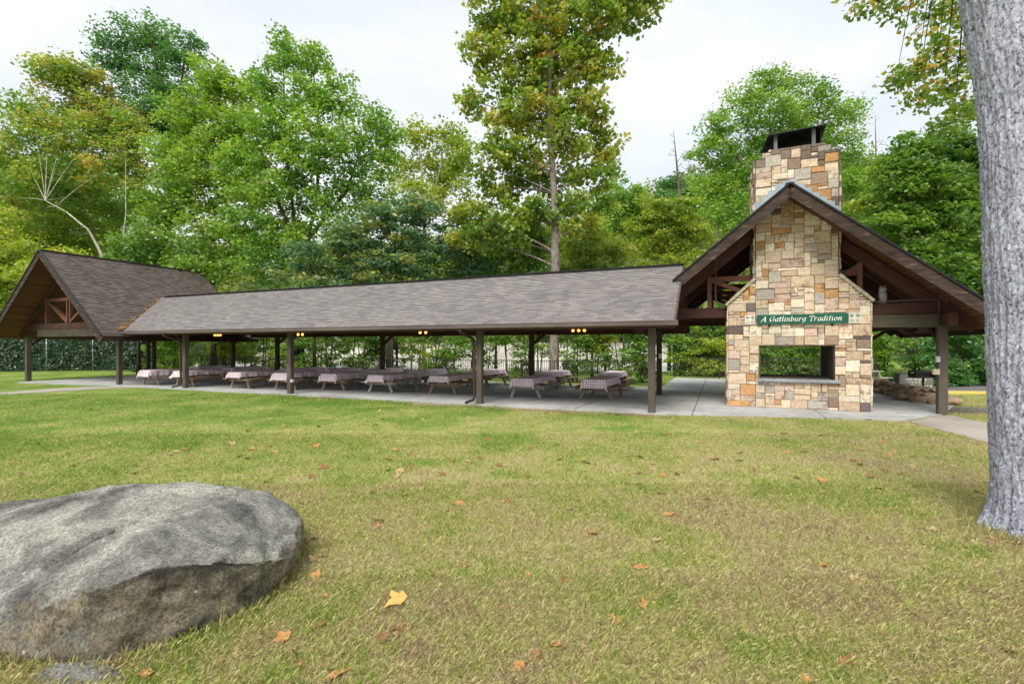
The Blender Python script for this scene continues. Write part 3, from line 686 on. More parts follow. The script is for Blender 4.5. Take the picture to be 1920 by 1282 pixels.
# mortar core: two piers, lintel, base, shoulders, shaft
core = MB()
b0, b1 = FB, FB+FD
core.box((BODY[0], b0, 0.0), (BODY[1], b1, OPN[2]))
core.box((BODY[0], b0, OPN[2]+.001), (OPN[0], b1, OPN[3]-.001)); core.box((OPN[1], b0, OPN[2]+.001), (BODY[1], b1, OPN[3]-.001))
core.box((BODY[0], b0, OPN[3]), (BODY[1], b1, Z1))
core.add([(BODY[0], b0, Z1+.001), (BODY[1], b0, Z1+.001), (SHAFT[1], b0, Z2), (SHAFT[0], b0, Z2), (BODY[0], b1, Z1+.001), (BODY[1], b1, Z1+.001), (SHAFT[1], b1, Z2), (SHAFT[0], b1, Z2)],
         [(0, 1, 2, 3), (7, 6, 5, 4), (0, 3, 7, 4), (1, 5, 6, 2)])
core.box((SHAFT[0], b0, Z2+.001), (SHAFT[1], b1, ZT)); core.box((3.1, b0+.001, ZT+.001), (4.97, b1-.5, ZT+.16)); core.box((3.28, b0+.001, ZT+.161), (4.82, b1-.5, ZT+.255)); core.build('masonry_core', M['mortar'], FP)
ashlar('front_stonework', BODY[0], BODY[1], 0.03, ZT+0.26, infront, lambda x, d, z: (x, FB-d, z), FP, 5, dark_top=True)
for nm, x, sg in (('side_stonework', BODY[0], -1), ('side_stonework', BODY[1], 1)):
    ashlar(nm, FB-0.03, FB+FD, 0.03, Z1, lambda a, z: True, lambda y, d, z, x=x, sg=sg: (x+sg*d, y, z), FP, 11+sg)
for x, sg in ((SHAFT[0], -1), (SHAFT[1], 1)):
    ashlar('side_stonework', FB-0.03, FB+FD, Z2, ZT, lambda a, z: True, lambda y, d, z, x=x, sg=sg: (x+sg*d, y, z), FP, 21+sg, dark_top=True)
for x, sg, s in ((OPN[0], 1, 31), (OPN[1], -1, 33)):
    mb = MB(); mb.box((x-0.004 if sg > 0 else x-0.028, FB+0.03, OPN[2]+0.04), (x+0.028 if sg > 0 else x+0.004, FB+FD-0.01, OPN[3]-0.004)); mb.build('firebox_lining', M['firebrick'], FP)
# coping on the shoulders
for s0, s1 in ((BODY[0]-0.07, SHAFT[0]+0.01), (BODY[1]+0.07, SHAFT[1]-0.01)):
    mb = MB(); p, q = Vector((s0, FB+FD/2, Z1-0.03)), Vector((s1, FB+FD/2, Z2+0.02))
    for k in range(6):
        a, c = p.lerp(q, k/6+0.004), p.lerp(q, (k+1)/6-0.004)
        mb.bar(a, c, FD+0.2+0.02*(k % 2), 0.085+0.008*((k*7) % 3), c=0.012)
    mb.build('shoulder_coping', M['coping'], FP)
mb = MB(); mb.bar((2.98, FB+0.02, OPN[2]-0.03), (5.2, FB+0.02, OPN[2]-0.03), 0.34, 0.1, c=0.015); mb.build('hearth_ledge', M['ledge'], FP)
mb = MB(); mb.box((3.1, FB+0.2, OPN[2]+0.002), (5.0, FB+FD-0.1, OPN[2]+0.05)); mb.build('fire_bed', M['firebrick'], FP)
mb = MB()
for k in range(7): mb.tube([(3.2+k*0.28, FB+0.25, 1.01), (3.25+k*0.27, FB+1.7, 1.01)], 0.012, 5)
mb.tube([(3.1, FB+0.3, 1.0), (5.0, FB+0.3, 1.0)], 0.014, 5); mb.build('fire_grate', M['black'], FP)
# mortar wash and steel hood on the chimney
mb = MB(); mb.add([(SHAFT[0]-.03, b0-.03, ZT), (SHAFT[1]+.03, b0-.03, ZT), (SHAFT[1]+.03, b1+.03, ZT), (SHAFT[0]-.03, b1+.03, ZT), (3.3, b0+.3, ZT+.12), (4.75, b0+.3, ZT+.12), (4.75, b1-.3, ZT+.12), (3.3, b1-.3, ZT+.12)],
                [(0, 1, 5, 4), (1, 2, 6, 5), (2, 3, 7, 6), (3, 0, 4, 7), (4, 5, 6, 7)]); mb.build('mortar_cap', M['mortar'], FP)
mb = MB(); mb.lathe([(0.27, 0), (0.27, 0.3), (0.24, 0.3), (0.24, 0.0)], 20, (4.05, FB+0.75, ZT+0.1)); mb.build('flue_tile', M['firebrick'], FP)
hd = MB(); hd.add([(3.28, b0-0.02, 8.74), (4.86, b0-0.02, 8.80), (4.92, b0+1.45, 8.80), (3.14, b0+1.45, 8.72), (4.06, b0+0.65, 8.98),
                  (3.28, b0-0.02, 8.71), (4.86, b0-0.02, 8.77), (4.92, b0+1.45, 8.77), (3.14, b0+1.45, 8.69), (4.06, b0+0.65, 8.94)],
                 [(0, 1, 4), (1, 2, 4), (2, 3, 4), (3, 0, 4), (6, 5, 9), (7, 6, 9), (8, 7, 9), (5, 8, 9), (5, 6, 1, 0), (6, 7, 2, 1), (7, 8, 3, 2), (8, 5, 0, 3)])
hood = hd.build('chimney_hood', M['hood'], FP)
for (x, y) in ((3.5, b0+0.2), (4.55, b0+0.2), (3.45, b0+1.25), (4.72, b0+1.25)):
    mb = MB(); mb.bar((x, y, ZT+0.02), (x, y, 8.78), 0.1, 0.1, up=(0, 1, 0)); mb.build('hood_leg', M['hoodleg'], hood)
mb = MB(); mb.box((3.4, b0+1.28, ZT+.05), (4.8, b0+1.31, 8.72)); mb.box((4.74, b0+.25, ZT+.05), (4.77, b0+1.3, 8.76)); mb.box((3.42, b0+.55, ZT+.05), (3.45, b0+1.3, 8.70)); mb.build('hood_dark_panels', M['hood'], hood)  # solid panels added to block the sky and darken the hood interior
# stepped flashing over the gable roof
mb = MB(); st = 0.2
zr_f = lambda a: 6.77 - PITCH*abs(a-3.76)
k = 0; x = SHAFT[0]-0.02
while x < SHAFT[1]:
    x2 = min(x+st, SHAFT[1]+0.02); c = (x+x2)/2
    zt = max(zr_f(x), zr_f(x2), zr_f(c))+0.40+(0.14 if c > 3.9 else 0)
    mb.box((x, FB-0.072, min(zr_f(x), zr_f(x2))-0.03), (x2, FB-0.066+0.002*(k % 2), zt)); x = x2; k += 1
mb.build('step_flashing', M['flash'], FP)
# patterned tiles either side of the sign
def quilt(x, z, s, seed):
    m = MB(); m.box((x, FB-0.075, z), (x+s, FB-0.03, z+s), 0)
    y = FB-0.078; rows = 2
    for i in range(2):
        for j in range(2):
            cx, cz, h = x+s*(i+.5)/2, z+s*(j+.5)/2, s/4
            m.add([(cx-h*.82, y, cz), (cx, y, cz-h*.8), (cx+h*.82, y, cz), (cx, y, cz+h*.8)], [(0, 1, 2, 3)], mi=1 if j else 2)
            m.add([(cx-h*.35, y-.002, cz), (cx, y-.002, cz-h*.35), (cx+h*.35, y-.002, cz), (cx, y-.002, cz+h*.35)], [(0, 1, 2, 3)], mi=2 if j else 0)
    return m.build('quilt_tile', [M['white'], M['olive'], M['tan']], FP)
M['olive'] = speckle('olive_glaze', (0.16, 0.2, 0.11), (0.22, 0.26, 0.15), 6, 0.5, bs=0)
M['tan'] = speckle('tan_glaze', (0.4, 0.3, 0.14), (0.48, 0.36, 0.18), 6, 0.5, bs=0)
quilt(2.60, 2.68, 0.3, 1); quilt(5.42, 2.68, 0.3, 2)

# ------------------------------------------------------------------ lettering drawn with a broad nib
GL = {
 'A': (0.72, [[(0.0, 0), (0.42, 0.74)], [(0.42, 0.74), (0.6, 0)], [(0.16, 0.26), (0.52, 0.26)], [(-0.06, 0.0), (0.1, 0.0)], [(0.48, 0), (0.7, 0)]]),
 'G': (0.76, [[(0.66, 0.58), (0.58, 0.7), (0.4, 0.75), (0.2, 0.66), (0.08, 0.45), (0.08, 0.25), (0.2, 0.05), (0.4, 0.0), (0.6, 0.08), (0.62, 0.3)], [(0.46, 0.32), (0.74, 0.32)]]),
 'T': (0.66, [[(0.32, 0.74), (0.32, 0.0)], [(0.0, 0.56), (0.02, 0.72), (0.62, 0.72), (0.64, 0.56)], [(0.2, 0.0), (0.44, 0.0)]]),
 'a': (0.52, [[(0.42, 0.44), (0.26, 0.5), (0.1, 0.4), (0.06, 0.2), (0.14, 0.02), (0.28, 0.04), (0.4, 0.2)], [(0.44, 0.5), (0.4, 0.06), (0.5, 0.02)]]),
 't': (0.36, [[(0.18, 0.68), (0.14, 0.1), (0.22, 0.0), (0.34, 0.06)], [(0.0, 0.48), (0.34, 0.48)]]),
 'l': (0.28, [[(0.06, 0.74), (0.14, 0.76)], [(0.14, 0.76), (0.12, 0.06), (0.24, 0.02)]]),
 'i': (0.28, [[(0.02, 0.46), (0.13, 0.5)], [(0.13, 0.5), (0.11, 0.06), (0.24, 0.02)], [(0.12, 0.66), (0.14, 0.7)]]),
 'n': (0.56, [[(0.0, 0.46), (0.1, 0.5), (0.1, 0.0)], [(0.12, 0.34), (0.26, 0.5), (0.4, 0.46), (0.4, 0.06), (0.52, 0.02)]]),
 'b': (0.52, [[(0.08, 0.76), (0.08, 0.04)], [(0.1, 0.36), (0.26, 0.5), (0.42, 0.38), (0.42, 0.16), (0.28, 0.0), (0.08, 0.06)]]),
 'u': (0.56, [[(0.0, 0.46), (0.1, 0.5), (0.08, 0.12), (0.18, 0.0), (0.36, 0.12)], [(0.42, 0.5), (0.4, 0.06), (0.52, 0.02)]]),
 'r': (0.42, [[(0.0, 0.46), (0.1, 0.5), (0.1, 0.0)], [(0.12, 0.32), (0.26, 0.5), (0.38, 0.44)]]),
 'g': (0.52, [[(0.42, 0.44), (0.26, 0.5), (0.1, 0.42), (0.06, 0.24), (0.16, 0.08), (0.28, 0.1), (0.4, 0.24)], [(0.44, 0.5), (0.42, -0.1), (0.28, -0.22), (0.08, -0.16)]]),
 'd': (0.54, [[(0.4, 0.42), (0.26, 0.5), (0.1, 0.4), (0.06, 0.2), (0.14, 0.02), (0.28, 0.04), (0.4, 0.2)], [(0.44, 0.76), (0.42, 0.06), (0.52, 0.02)]]),
 'o': (0.5, [[(0.26, 0.5), (0.12, 0.42), (0.06, 0.22), (0.14, 0.04), (0.26, 0.0), (0.38, 0.1), (0.44, 0.28), (0.38, 0.44), (0.26, 0.5)]]),
 ' ': (0.34, []),
}
def nib_text(text, x, y, z, size, slant=0.25, nib=(0.062, 0.03), width=None, space=0.06):
    m = MB(); tot = sum(GL[c][0]+space for c in text)-space
    sx = size if width is None else width/tot
    cx = 0; k = 0
    for ch in text:
        adv, strokes = GL[ch]
        for st in strokes:
            # round corners a little
            pts = [Vector(p) for p in st]
            for i in range(len(pts)-1):
                p, q = pts[i], pts[i+1]
                if abs((q-p).x) > 3*abs((q-p).y): nb = (0.012, 0.04)
                else: nb = nib
                def W2(v, s):
                    X = (cx+v.x+slant*v.y+s*nb[0])*sx; Z = (v.y+s*nb[1])*size
                    return (x+X, y-0.0004*(k % 17), z+Z)
                ext = (q-p).normalized()*0.02
                m.add([W2(p-ext, -1), W2(q+ext, -1), W2(q+ext, 1), W2(p-ext, 1)], [(0, 1, 2, 3)]); k += 1
        cx += adv+space
    return m
SG = empty('hanging_sign', (OX, OY, 0), YAW)
tag(SG, 'long dark green sign with white italic lettering fixed on the stone chimney', 'sign')
mb = MB(); mb.bar((2.95, FB-0.10, 2.83), (5.40, FB-0.10, 2.83), 0.05, 0.30, c=0.006); mb.build('sign_board', M['signgreen'], SG)
mb = MB(); 
for z in (2.965, 2.695): mb.bar((2.97, FB-0.128, z), (5.38, FB-0.128, z), 0.008, 0.012)
mb.build('border_line', M['signedge'] if 'signedge' in M else speckle('sign_edge', (0.02, 0.2, 0.13), (0.03, 0.24, 0.16), 4, 0.4, bs=0), SG)
mb = nib_text('A Gatlinburg Tradition', 3.07, FB-0.129, 2.765, 0.205, width=2.16); mb.build('lettering', M['letter'], SG)
for x in (3.3, 5.0):
    mb = MB(); mb.bar((x, FB-0.09, 2.64), (x, FB-0.03, 2.64), 0.05, 0.08); mb.build('bracket', M['black'], SG)

# ------------------------------------------------------------------ lamps, boxes, owl
LAMPS = [(408, 628, 'triple lit bulb lamp under the eave, nearest the dark gabled end', 3), (563, 627, 'pair of lit bulbs hanging beside the second shelter post from the left', 2),
         (793, 623, 'pair of lit bulbs hanging midway along the low shelter roof', 2), (1085, 619, 'triple lit bulb lamp nearest the stone fireplace', 3)]
for px, py, lab, nb in LAMPS:
    b = 1.3; a = A_of(px, b); Y = W(a, b).y; z = H-(py-HY)/F*Y
    e = empty('hanging_lamp', W(a, b, z), YAW); tag(e, lab, 'lamp', 'lit lamps under the long shelter roof')
    mb = MB(); mb.lathe([(0.02, 0.14), (0.02, 0.9)], 8); mb.lathe([(0.2, 0.10), (0.06, 0.17), (0.02, 0.2)], 14); mb.bar((-0.25, 0, 0.11), (0.25, 0, 0.11), 0.05, 0.04); mb.build('fixture', M['black'], e)
    for i in range(nb):
        x = (i-(nb-1)/2)*(0.2 if nb == 3 else 0.26)
        mb = MB(); mb.lathe([(0.015, 0.08), (0.03, 0.05), (0.055, 0.0), (0.045, -0.04), (0.012, -0.06)], 10, (x, 0, 0)); mb.build('bulb', M['bulb'], e)
def ebox(name, lab, a, b, z, w, h, d, m, grp=None):
    e = empty(name, W(a, b, z), YAW); tag(e, lab, 'electrical box', grp)
    mb = MB(); mb.box((-w/2, -d/2, 0), (w/2, d/2, h)); mb.build('box_body', m, e)
    mb = MB(); mb.box((-w/2+.012, -d/2-.012, .012), (w/2-.012, -d/2, h-.012)); mb.build('cover', m, e)
ebox('outlet_box', 'small grey metal box on the post right of the fireplace, upper of two', 7.60, 2.84, 1.53, 0.1, 0.17, 0.1, M['galv'])
ebox('outlet_box', 'beige and white box on the post right of the fireplace, lower of two', 7.56, 2.84, 1.17, 0.16, 0.16, 0.1, M['beige'])
ebox('outlet_box', 'white outlet box low on the second shelter post from the left', front_a[2]+0.15, -0.06, 0.5, 0.08, 0.12, 0.1, M['white'])
ebox('outlet_box', 'white box on the dark rear post beside the fireplace end of the roof', rear_a[0]+0.06, 5.40, 1.5, 0.12, 0.18, 0.08, M['white'])
OW = empty('owl_decoy', W(6.32, 2.9, 3.275), YAW+R(15)); tag(OW, 'grey plastic owl decoy standing on the beam right of the chimney', 'owl')
mb = MB(); mb.lathe([(0.075, 0), (0.085, 0.03), (0.11, 0.12), (0.118, 0.22), (0.105, 0.31), (0.082, 0.345), (0.098, 0.39), (0.092, 0.44), (0.06, 0.475), (0.01, 0.485)], 18)
for s in (-1, 1): mb.lathe([(0.03, 0), (0.016, 0.035), (0.002, 0.075)], 8, (s*0.055, -0.01, 0.455))
mb.build('body', M['owl'], OW)
for s in (-1, 1):
    mb = MB(); mb.add([(s*0.118, -0.02, 0.28), (s*0.13, 0.05, 0.2), (s*0.09, 0.09, 0.03), (s*0.1, -0.05, 0.1), (s*0.135, 0.0, 0.18)], [(0, 4, 3), (0, 1, 4), (1, 2, 4), (2, 3, 4)]); mb.build('wing', M['bin_dark'], OW)
    mb = MB(); mb.lathe([(0.001, -0.01), (0.024, 0.0), (0.001, 0.012)], 10); o = mb.build('eye', M['dry_gold'], OW); o.location = (s*0.042, -0.085, 0.415); o.rotation_euler = (R(90), 0, 0)

# ------------------------------------------------------------------ picnic tables and cloths
TL, TW, TH, BW = 2.3, 0.78, 0.75, 0.27
def table_proto(mat):
    e = empty('picnic_table')
    m = MB()
    for i in range(5):
        x = -TW/2+TW*(i+.5)/5; m.bar((x, 0, TH-0.02), (x, TL, TH-0.02), TW/5-0.012, 0.04, c=0.005)
    m.build('tabletop', mat, e)
    for s in (-1, 1):
        m = MB()
        for k in (0, 1): m.bar((s*(0.64+0.145*k), 0, 0.44), (s*(0.64+0.145*k), TL, 0.44), 0.135, 0.04, c=0.005)
        m.build('bench', mat, e)
        for y in (0.28, TL-0.28):
            m = MB(); m.bar((s*0.27, y+0.045*s, TH-0.05), (s*0.58, y+0.045*s, 0.0), 0.045, 0.11, up=(1, 0, 0.4)); m.build('leg', mat, e)
    for y in (0.28, TL-0.28):
        m = MB(); m.bar((-0.78, y, 0.38), (0.78, y, 0.38), 0.042, 0.11); m.build('crossbar', mat, e)
        m = MB(); m.bar((-0.36, y+0.004, TH-0.075), (0.36, y+0.004, TH-0.075), 0.042, 0.065); m.build('top_cleat', mat, e)
        m = MB(); m.bar((0, y+(0.03 if y < 1 else -0.03), 0.4), (0, TL/2+(-0.08 if y < 1 else 0.08), TH-0.06), 0.05, 0.07); m.build('brace', mat, e)
    return e
def cloth_mesh(seed):
    """table cover: flat top, side and end drops with soft folds, corners hanging lower"""
    rnd = random.Random(seed); ox = 0.25+rnd.uniform(-.04, .05); oy = 0.29+rnd.uniform(-.04, .06); sh = rnd.uniform(-.04, .04)
    nx, ny = 41, 81
    xs = np.linspace(-TW/2-ox, TW/2+ox, nx)+sh*0.4; ys = np.linspace(-oy, TL+oy, ny)
    vs, uv = [], []
    ph = rnd.uniform(0, 6)
    for y in ys:
        for x in xs:
            dx = max(0, abs(x)-TW/2-0.01); dy = max(0, -y-0.01, y-TL-0.01)
            sx = 1 if x > 0 else -1; sy = -1 if y < TL/2 else 1
            X = min(max(x, -TW/2-0.01), TW/2+0.01); Yv = min(max(y, -0.01), TL+0.01); z = TH+0.006
            d = math.hypot(dx, dy)
            if d > 0:
                fold = (0.03*math.sin(y*9+ph)+0.014*math.sin(y*23+2*ph))*min(1, dx/0.15) if dx > dy else (0.028*math.sin(x*11+ph)+0.012*math.sin(x*27+ph))*min(1, dy/0.15)
                fl = 0.16
                if dx > 0: X += sx*(dx*fl+fold+0.012)
                if dy > 0: Yv += sy*(dy*fl+fold+0.012)
                if dx > 0 and dy > 0:
                    X += sx*min(dx, dy)*0.22; Yv += sy*min(dx, dy)*0.22
                z -= (max(dx, dy)+0.42*min(dx, dy))*0.97
            else:
                z += 0.006*abs(noise.noise(Vector((x*3, y*3, seed*7))))
            vs.append((X, Yv, z)); uv.append((x, y))
    fs = [(j*nx+i, j*nx+i+1, (j+1)*nx+i+1, (j+1)*nx+i) for j in range(ny-1) for i in range(nx-1)]
    me = bpy.data.meshes.new('tablecloth'); me.from_pydata(vs, [], fs); me.update()
    ul = me.uv_layers.new(name='UVMap'); li = np.array([i for f in fs for i in f]); ul.data.foreach_set('uv', np.array(uv, dtype=np.float32)[li].ravel())
    me.polygons.foreach_set('use_smooth', [True]*len(fs)); me.materials.append(M['cloth'])
    return me
ORD = ['first', 'second', 'third', 'fourth', 'fifth', 'sixth', 'seventh', 'eighth', 'ninth']
cloths = [cloth_mesh(s) for s in (1, 2, 3, 4)]
pb, pg = table_proto(M['oldwood']), table_proto(M['greywood'])
used = set()
frow = [(1117, 750, 0), (985, 747, 1), (830, 740, 0), (713, 737, 1), (625, 733, 0), (535, 731.5, 0), (450, 729, 0), (347, 725.5, 0), (283, 722.5, 0)]
rrow = [1138, 1018, 890, 775, 692, 606, 534, 428, 364]
T_OUT = []
for row, items in (('front', frow), ('rear', rrow)):
    for i, it in enumerate(items):
        if row == 'front':
            px, py, grey = it; g = G(px, py); a, b = AB(g); b -= 0.28
            fb = b; rot = R(random.uniform(-3, 3))
        else:
            px = it; grey = 0; g0 = G(frow[i][0], frow[i][1]); b = AB(g0)[1]+3.1+(0.5 if i < 3 else 0); a = A_of(px, b); rot = R(random.uniform(-5, 5))
        src = pg if grey else pb
        if src.name in used: o = copy_tree(src)
        else: o = src; used.add(src.name)
        o.location = W(a, b, 0.03); o.rotation_euler = (0, 0, YAW+rot)
        look = 'pale grey wooden picnic table' if grey else 'brown wooden picnic table'
        if row == 'rear': look = 'wooden picnic table'
        tag(o, f'{look}, {ORD[i]} from the fireplace in the {row} row', 'picnic table', 'picnic tables under the long shelter roof')
        c = bpy.data.objects.new('tablecloth', cloths[(i*3+len(row)) % 4]); COL.objects.link(c)
        c.location = W(a, b, 0.03); c.rotation_euler = (0, 0, YAW+rot)
        tag(c, f'red checked tablecloth on the {ORD[i]} {row} row table from the fireplace', 'tablecloth', 'checked tablecloths on the picnic tables')

# a bare grey table, a grill and a bin beyond the right-hand post
g = G(1640, 726); e = table_proto(M['greywood']); e.location = (g.x-1.4, g.y+0.6, 0.0); e.rotation_euler = (0, 0, R(-80))
tag(e, 'bare weathered grey picnic table half hidden behind the fireplace', 'picnic table')
g = G(1718, 738.5)
B = empty('waste_bin', (g.x, g.y, 0), R(-28)); tag(B, 'dark square bin with white lettering on its grey front, behind the barbecue grill', 'bin')
mb = MB(); w0, w1, dd, hh = 0.60, 0.54, 1.0, 0.82
mb.add([(-w0, 0, 0), (w0, 0, 0), (w0, dd, 0), (-w0, dd, 0), (-w1, .06, hh), (w1, .06, hh), (w1, dd-.06, hh), (-w1, dd-.06, hh)], [(0, 1, 5, 4), (1, 2, 6, 5), (2, 3, 7, 6), (3, 0, 4, 7), (4, 5, 6, 7)]); mb.build('bin_body', M['bin_dark'], B)
mb = MB(); mb.add([(-w0+.01, -.01, 0), (w0-.01, -.01, 0), (w1-.01, .05, hh-.01), (-w1+.01, .05, hh-.01)], [(0, 1, 2, 3)]); mb.build('front_panel', M['bin_front'], B)
mb = MB(); rnd = random.Random(3); k = 0
for r_, (z, x0, x1) in enumerate(((0.56, -0.33, 0.33), (0.44, -0.26, 0.3), (0.31, -0.46, 0.46))):
    x = x0
    while x < x1:
        wd = rnd.uniform(0.035, 0.06)
        yy = -0.016+0.06*(z/hh)
        for q in range(2):
            if rnd.random() < 0.75:
                xx = x+q*wd*0.75; mb.add([(xx, yy-.0005*(k % 5), z), (xx+.016, yy-.0005*(k % 5), z), (xx+.016, yy+.005-.0005*(k % 5), z+.075), (xx, yy+.005-.0005*(k % 5), z+.075)], [(0, 1, 2, 3)]); k += 1
        zz = z+rnd.choice((0, .033, .06)); mb.add([(x, yy-.003, zz), (x+wd, yy-.003, zz), (x+wd, yy-.001, zz+.016), (x, yy-.001, zz+.016)], [(0, 1, 2, 3)])
        x += wd+rnd.choice((.025, .025, .06))
mb.build('lettering', M['letter'], B)
g = G(1731, 746)
K = empty('barbecue_grill', (g.x, g.y, 0), R(-12)); tag(K, 'black iron pedestal barbecue grill standing in front of the bin', 'grill')
mb = MB(); mb.lathe([(0.04, 0), (0.04, 0.78)], 10); mb.build('pedestal', M['black'], K)
mb = MB(); mb.box((-0.38, -0.26, 0.78), (0.38, 0.26, 0.81)); mb.box((-0.38, -0.26, 0.812), (-0.36, 0.26, 1.03)); mb.box((0.36, -0.26, 0.812), (0.38, 0.26, 1.03)); mb.box((-0.36, 0.24, 0.812), (0.36, 0.26, 1.05)); mb.build('fire_box', M['black'], K)
mb = MB()
for i in range(13): mb.tube([(-0.34+i*0.057, -0.25, 1.0), (-0.34+i*0.057, 0.24, 1.0)], 0.007, 4)
mb.tube([(-0.4, -0.25, 1.0), (0.4, -0.25, 1.0)], 0.01, 5); mb.build('grate', M['rail'], K)
mb = MB(); mb.tube([(0.4, -0.2, 0.97), (0.55, -0.2, 0.97)], 0.014, 6); mb.tube([(-0.4, -0.2, 0.97), (-0.55, -0.2, 0.97)], 0.014, 6); mb.build('handle', M['galv'], K)

# ------------------------------------------------------------------ rocks
def rock_mesh(seed, sx, sy, sz, sub=3):
    bm = bmesh.new(); bmesh.ops.create_icosphere(bm, subdivisions=sub, radius=1.0)
    rnd = random.Random(seed); planes = [(Vector((rnd.gauss(0, 1), rnd.gauss(0, 1), rnd.gauss(0, 1))).normalized(), rnd.uniform(0.55, 0.85)) for _ in range(9)]
    for v in bm.verts:
        p = v.co.copy()
        for nn, dd in planes:
            q = p.dot(nn)
            if q > dd: p -= nn*(q-dd)*0.85
        p *= 1+0.08*noise.noise(p*2.3+Vector((seed, 0, 0)))
        v.co = Vector((p.x*sx, p.y*sy, p.z*sz))
    zmin = min(v.co.z for v in bm.verts)
    for v in bm.verts: v.co.z -= zmin
    me = bpy.data.meshes.new('rock'); bm.to_mesh(me); bm.free(); me.materials.append(M['rock'])
    return me
rms = [rock_mesh(s, .34, .24, .13) for s in (1, 2, 3)] + [rock_mesh(s, .22, .2, .15) for s in (4, 5, 6)]
rline = [G(1634, 731), G(1660, 739), G(1700, 751), G(1742, 757), G(1792, 760)]
rnd = random.Random(4)
for lay, cnt in ((0, 24), (1, 18), (2, 9)):
    for i in range(cnt):
        t = (i+0.5)/cnt*(1.0 if lay == 0 else 0.86)*4; s = min(3, int(t)); p = rline[s].lerp(rline[s+1], t-s)
        off = 0.12*lay+rnd.uniform(-.1, .16)
        o = bpy.data.objects.new('rock', rms[rnd.randrange(6)]); COL.objects.link(o)
        o.location = (p.x+off*0.7+rnd.uniform(-.08, .08), p.y+off, lay*0.17-0.02); o.rotation_euler = (rnd.uniform(-.12, .12), rnd.uniform(-.12, .12), rnd.uniform(0, 6.3))
        k = rnd.uniform(.8, 1.2); o.scale = (k, k, k)
        tag(o, 'rough tan field stone in the low loose wall beside the patio', 'rock', 'field stones of the low loose wall')

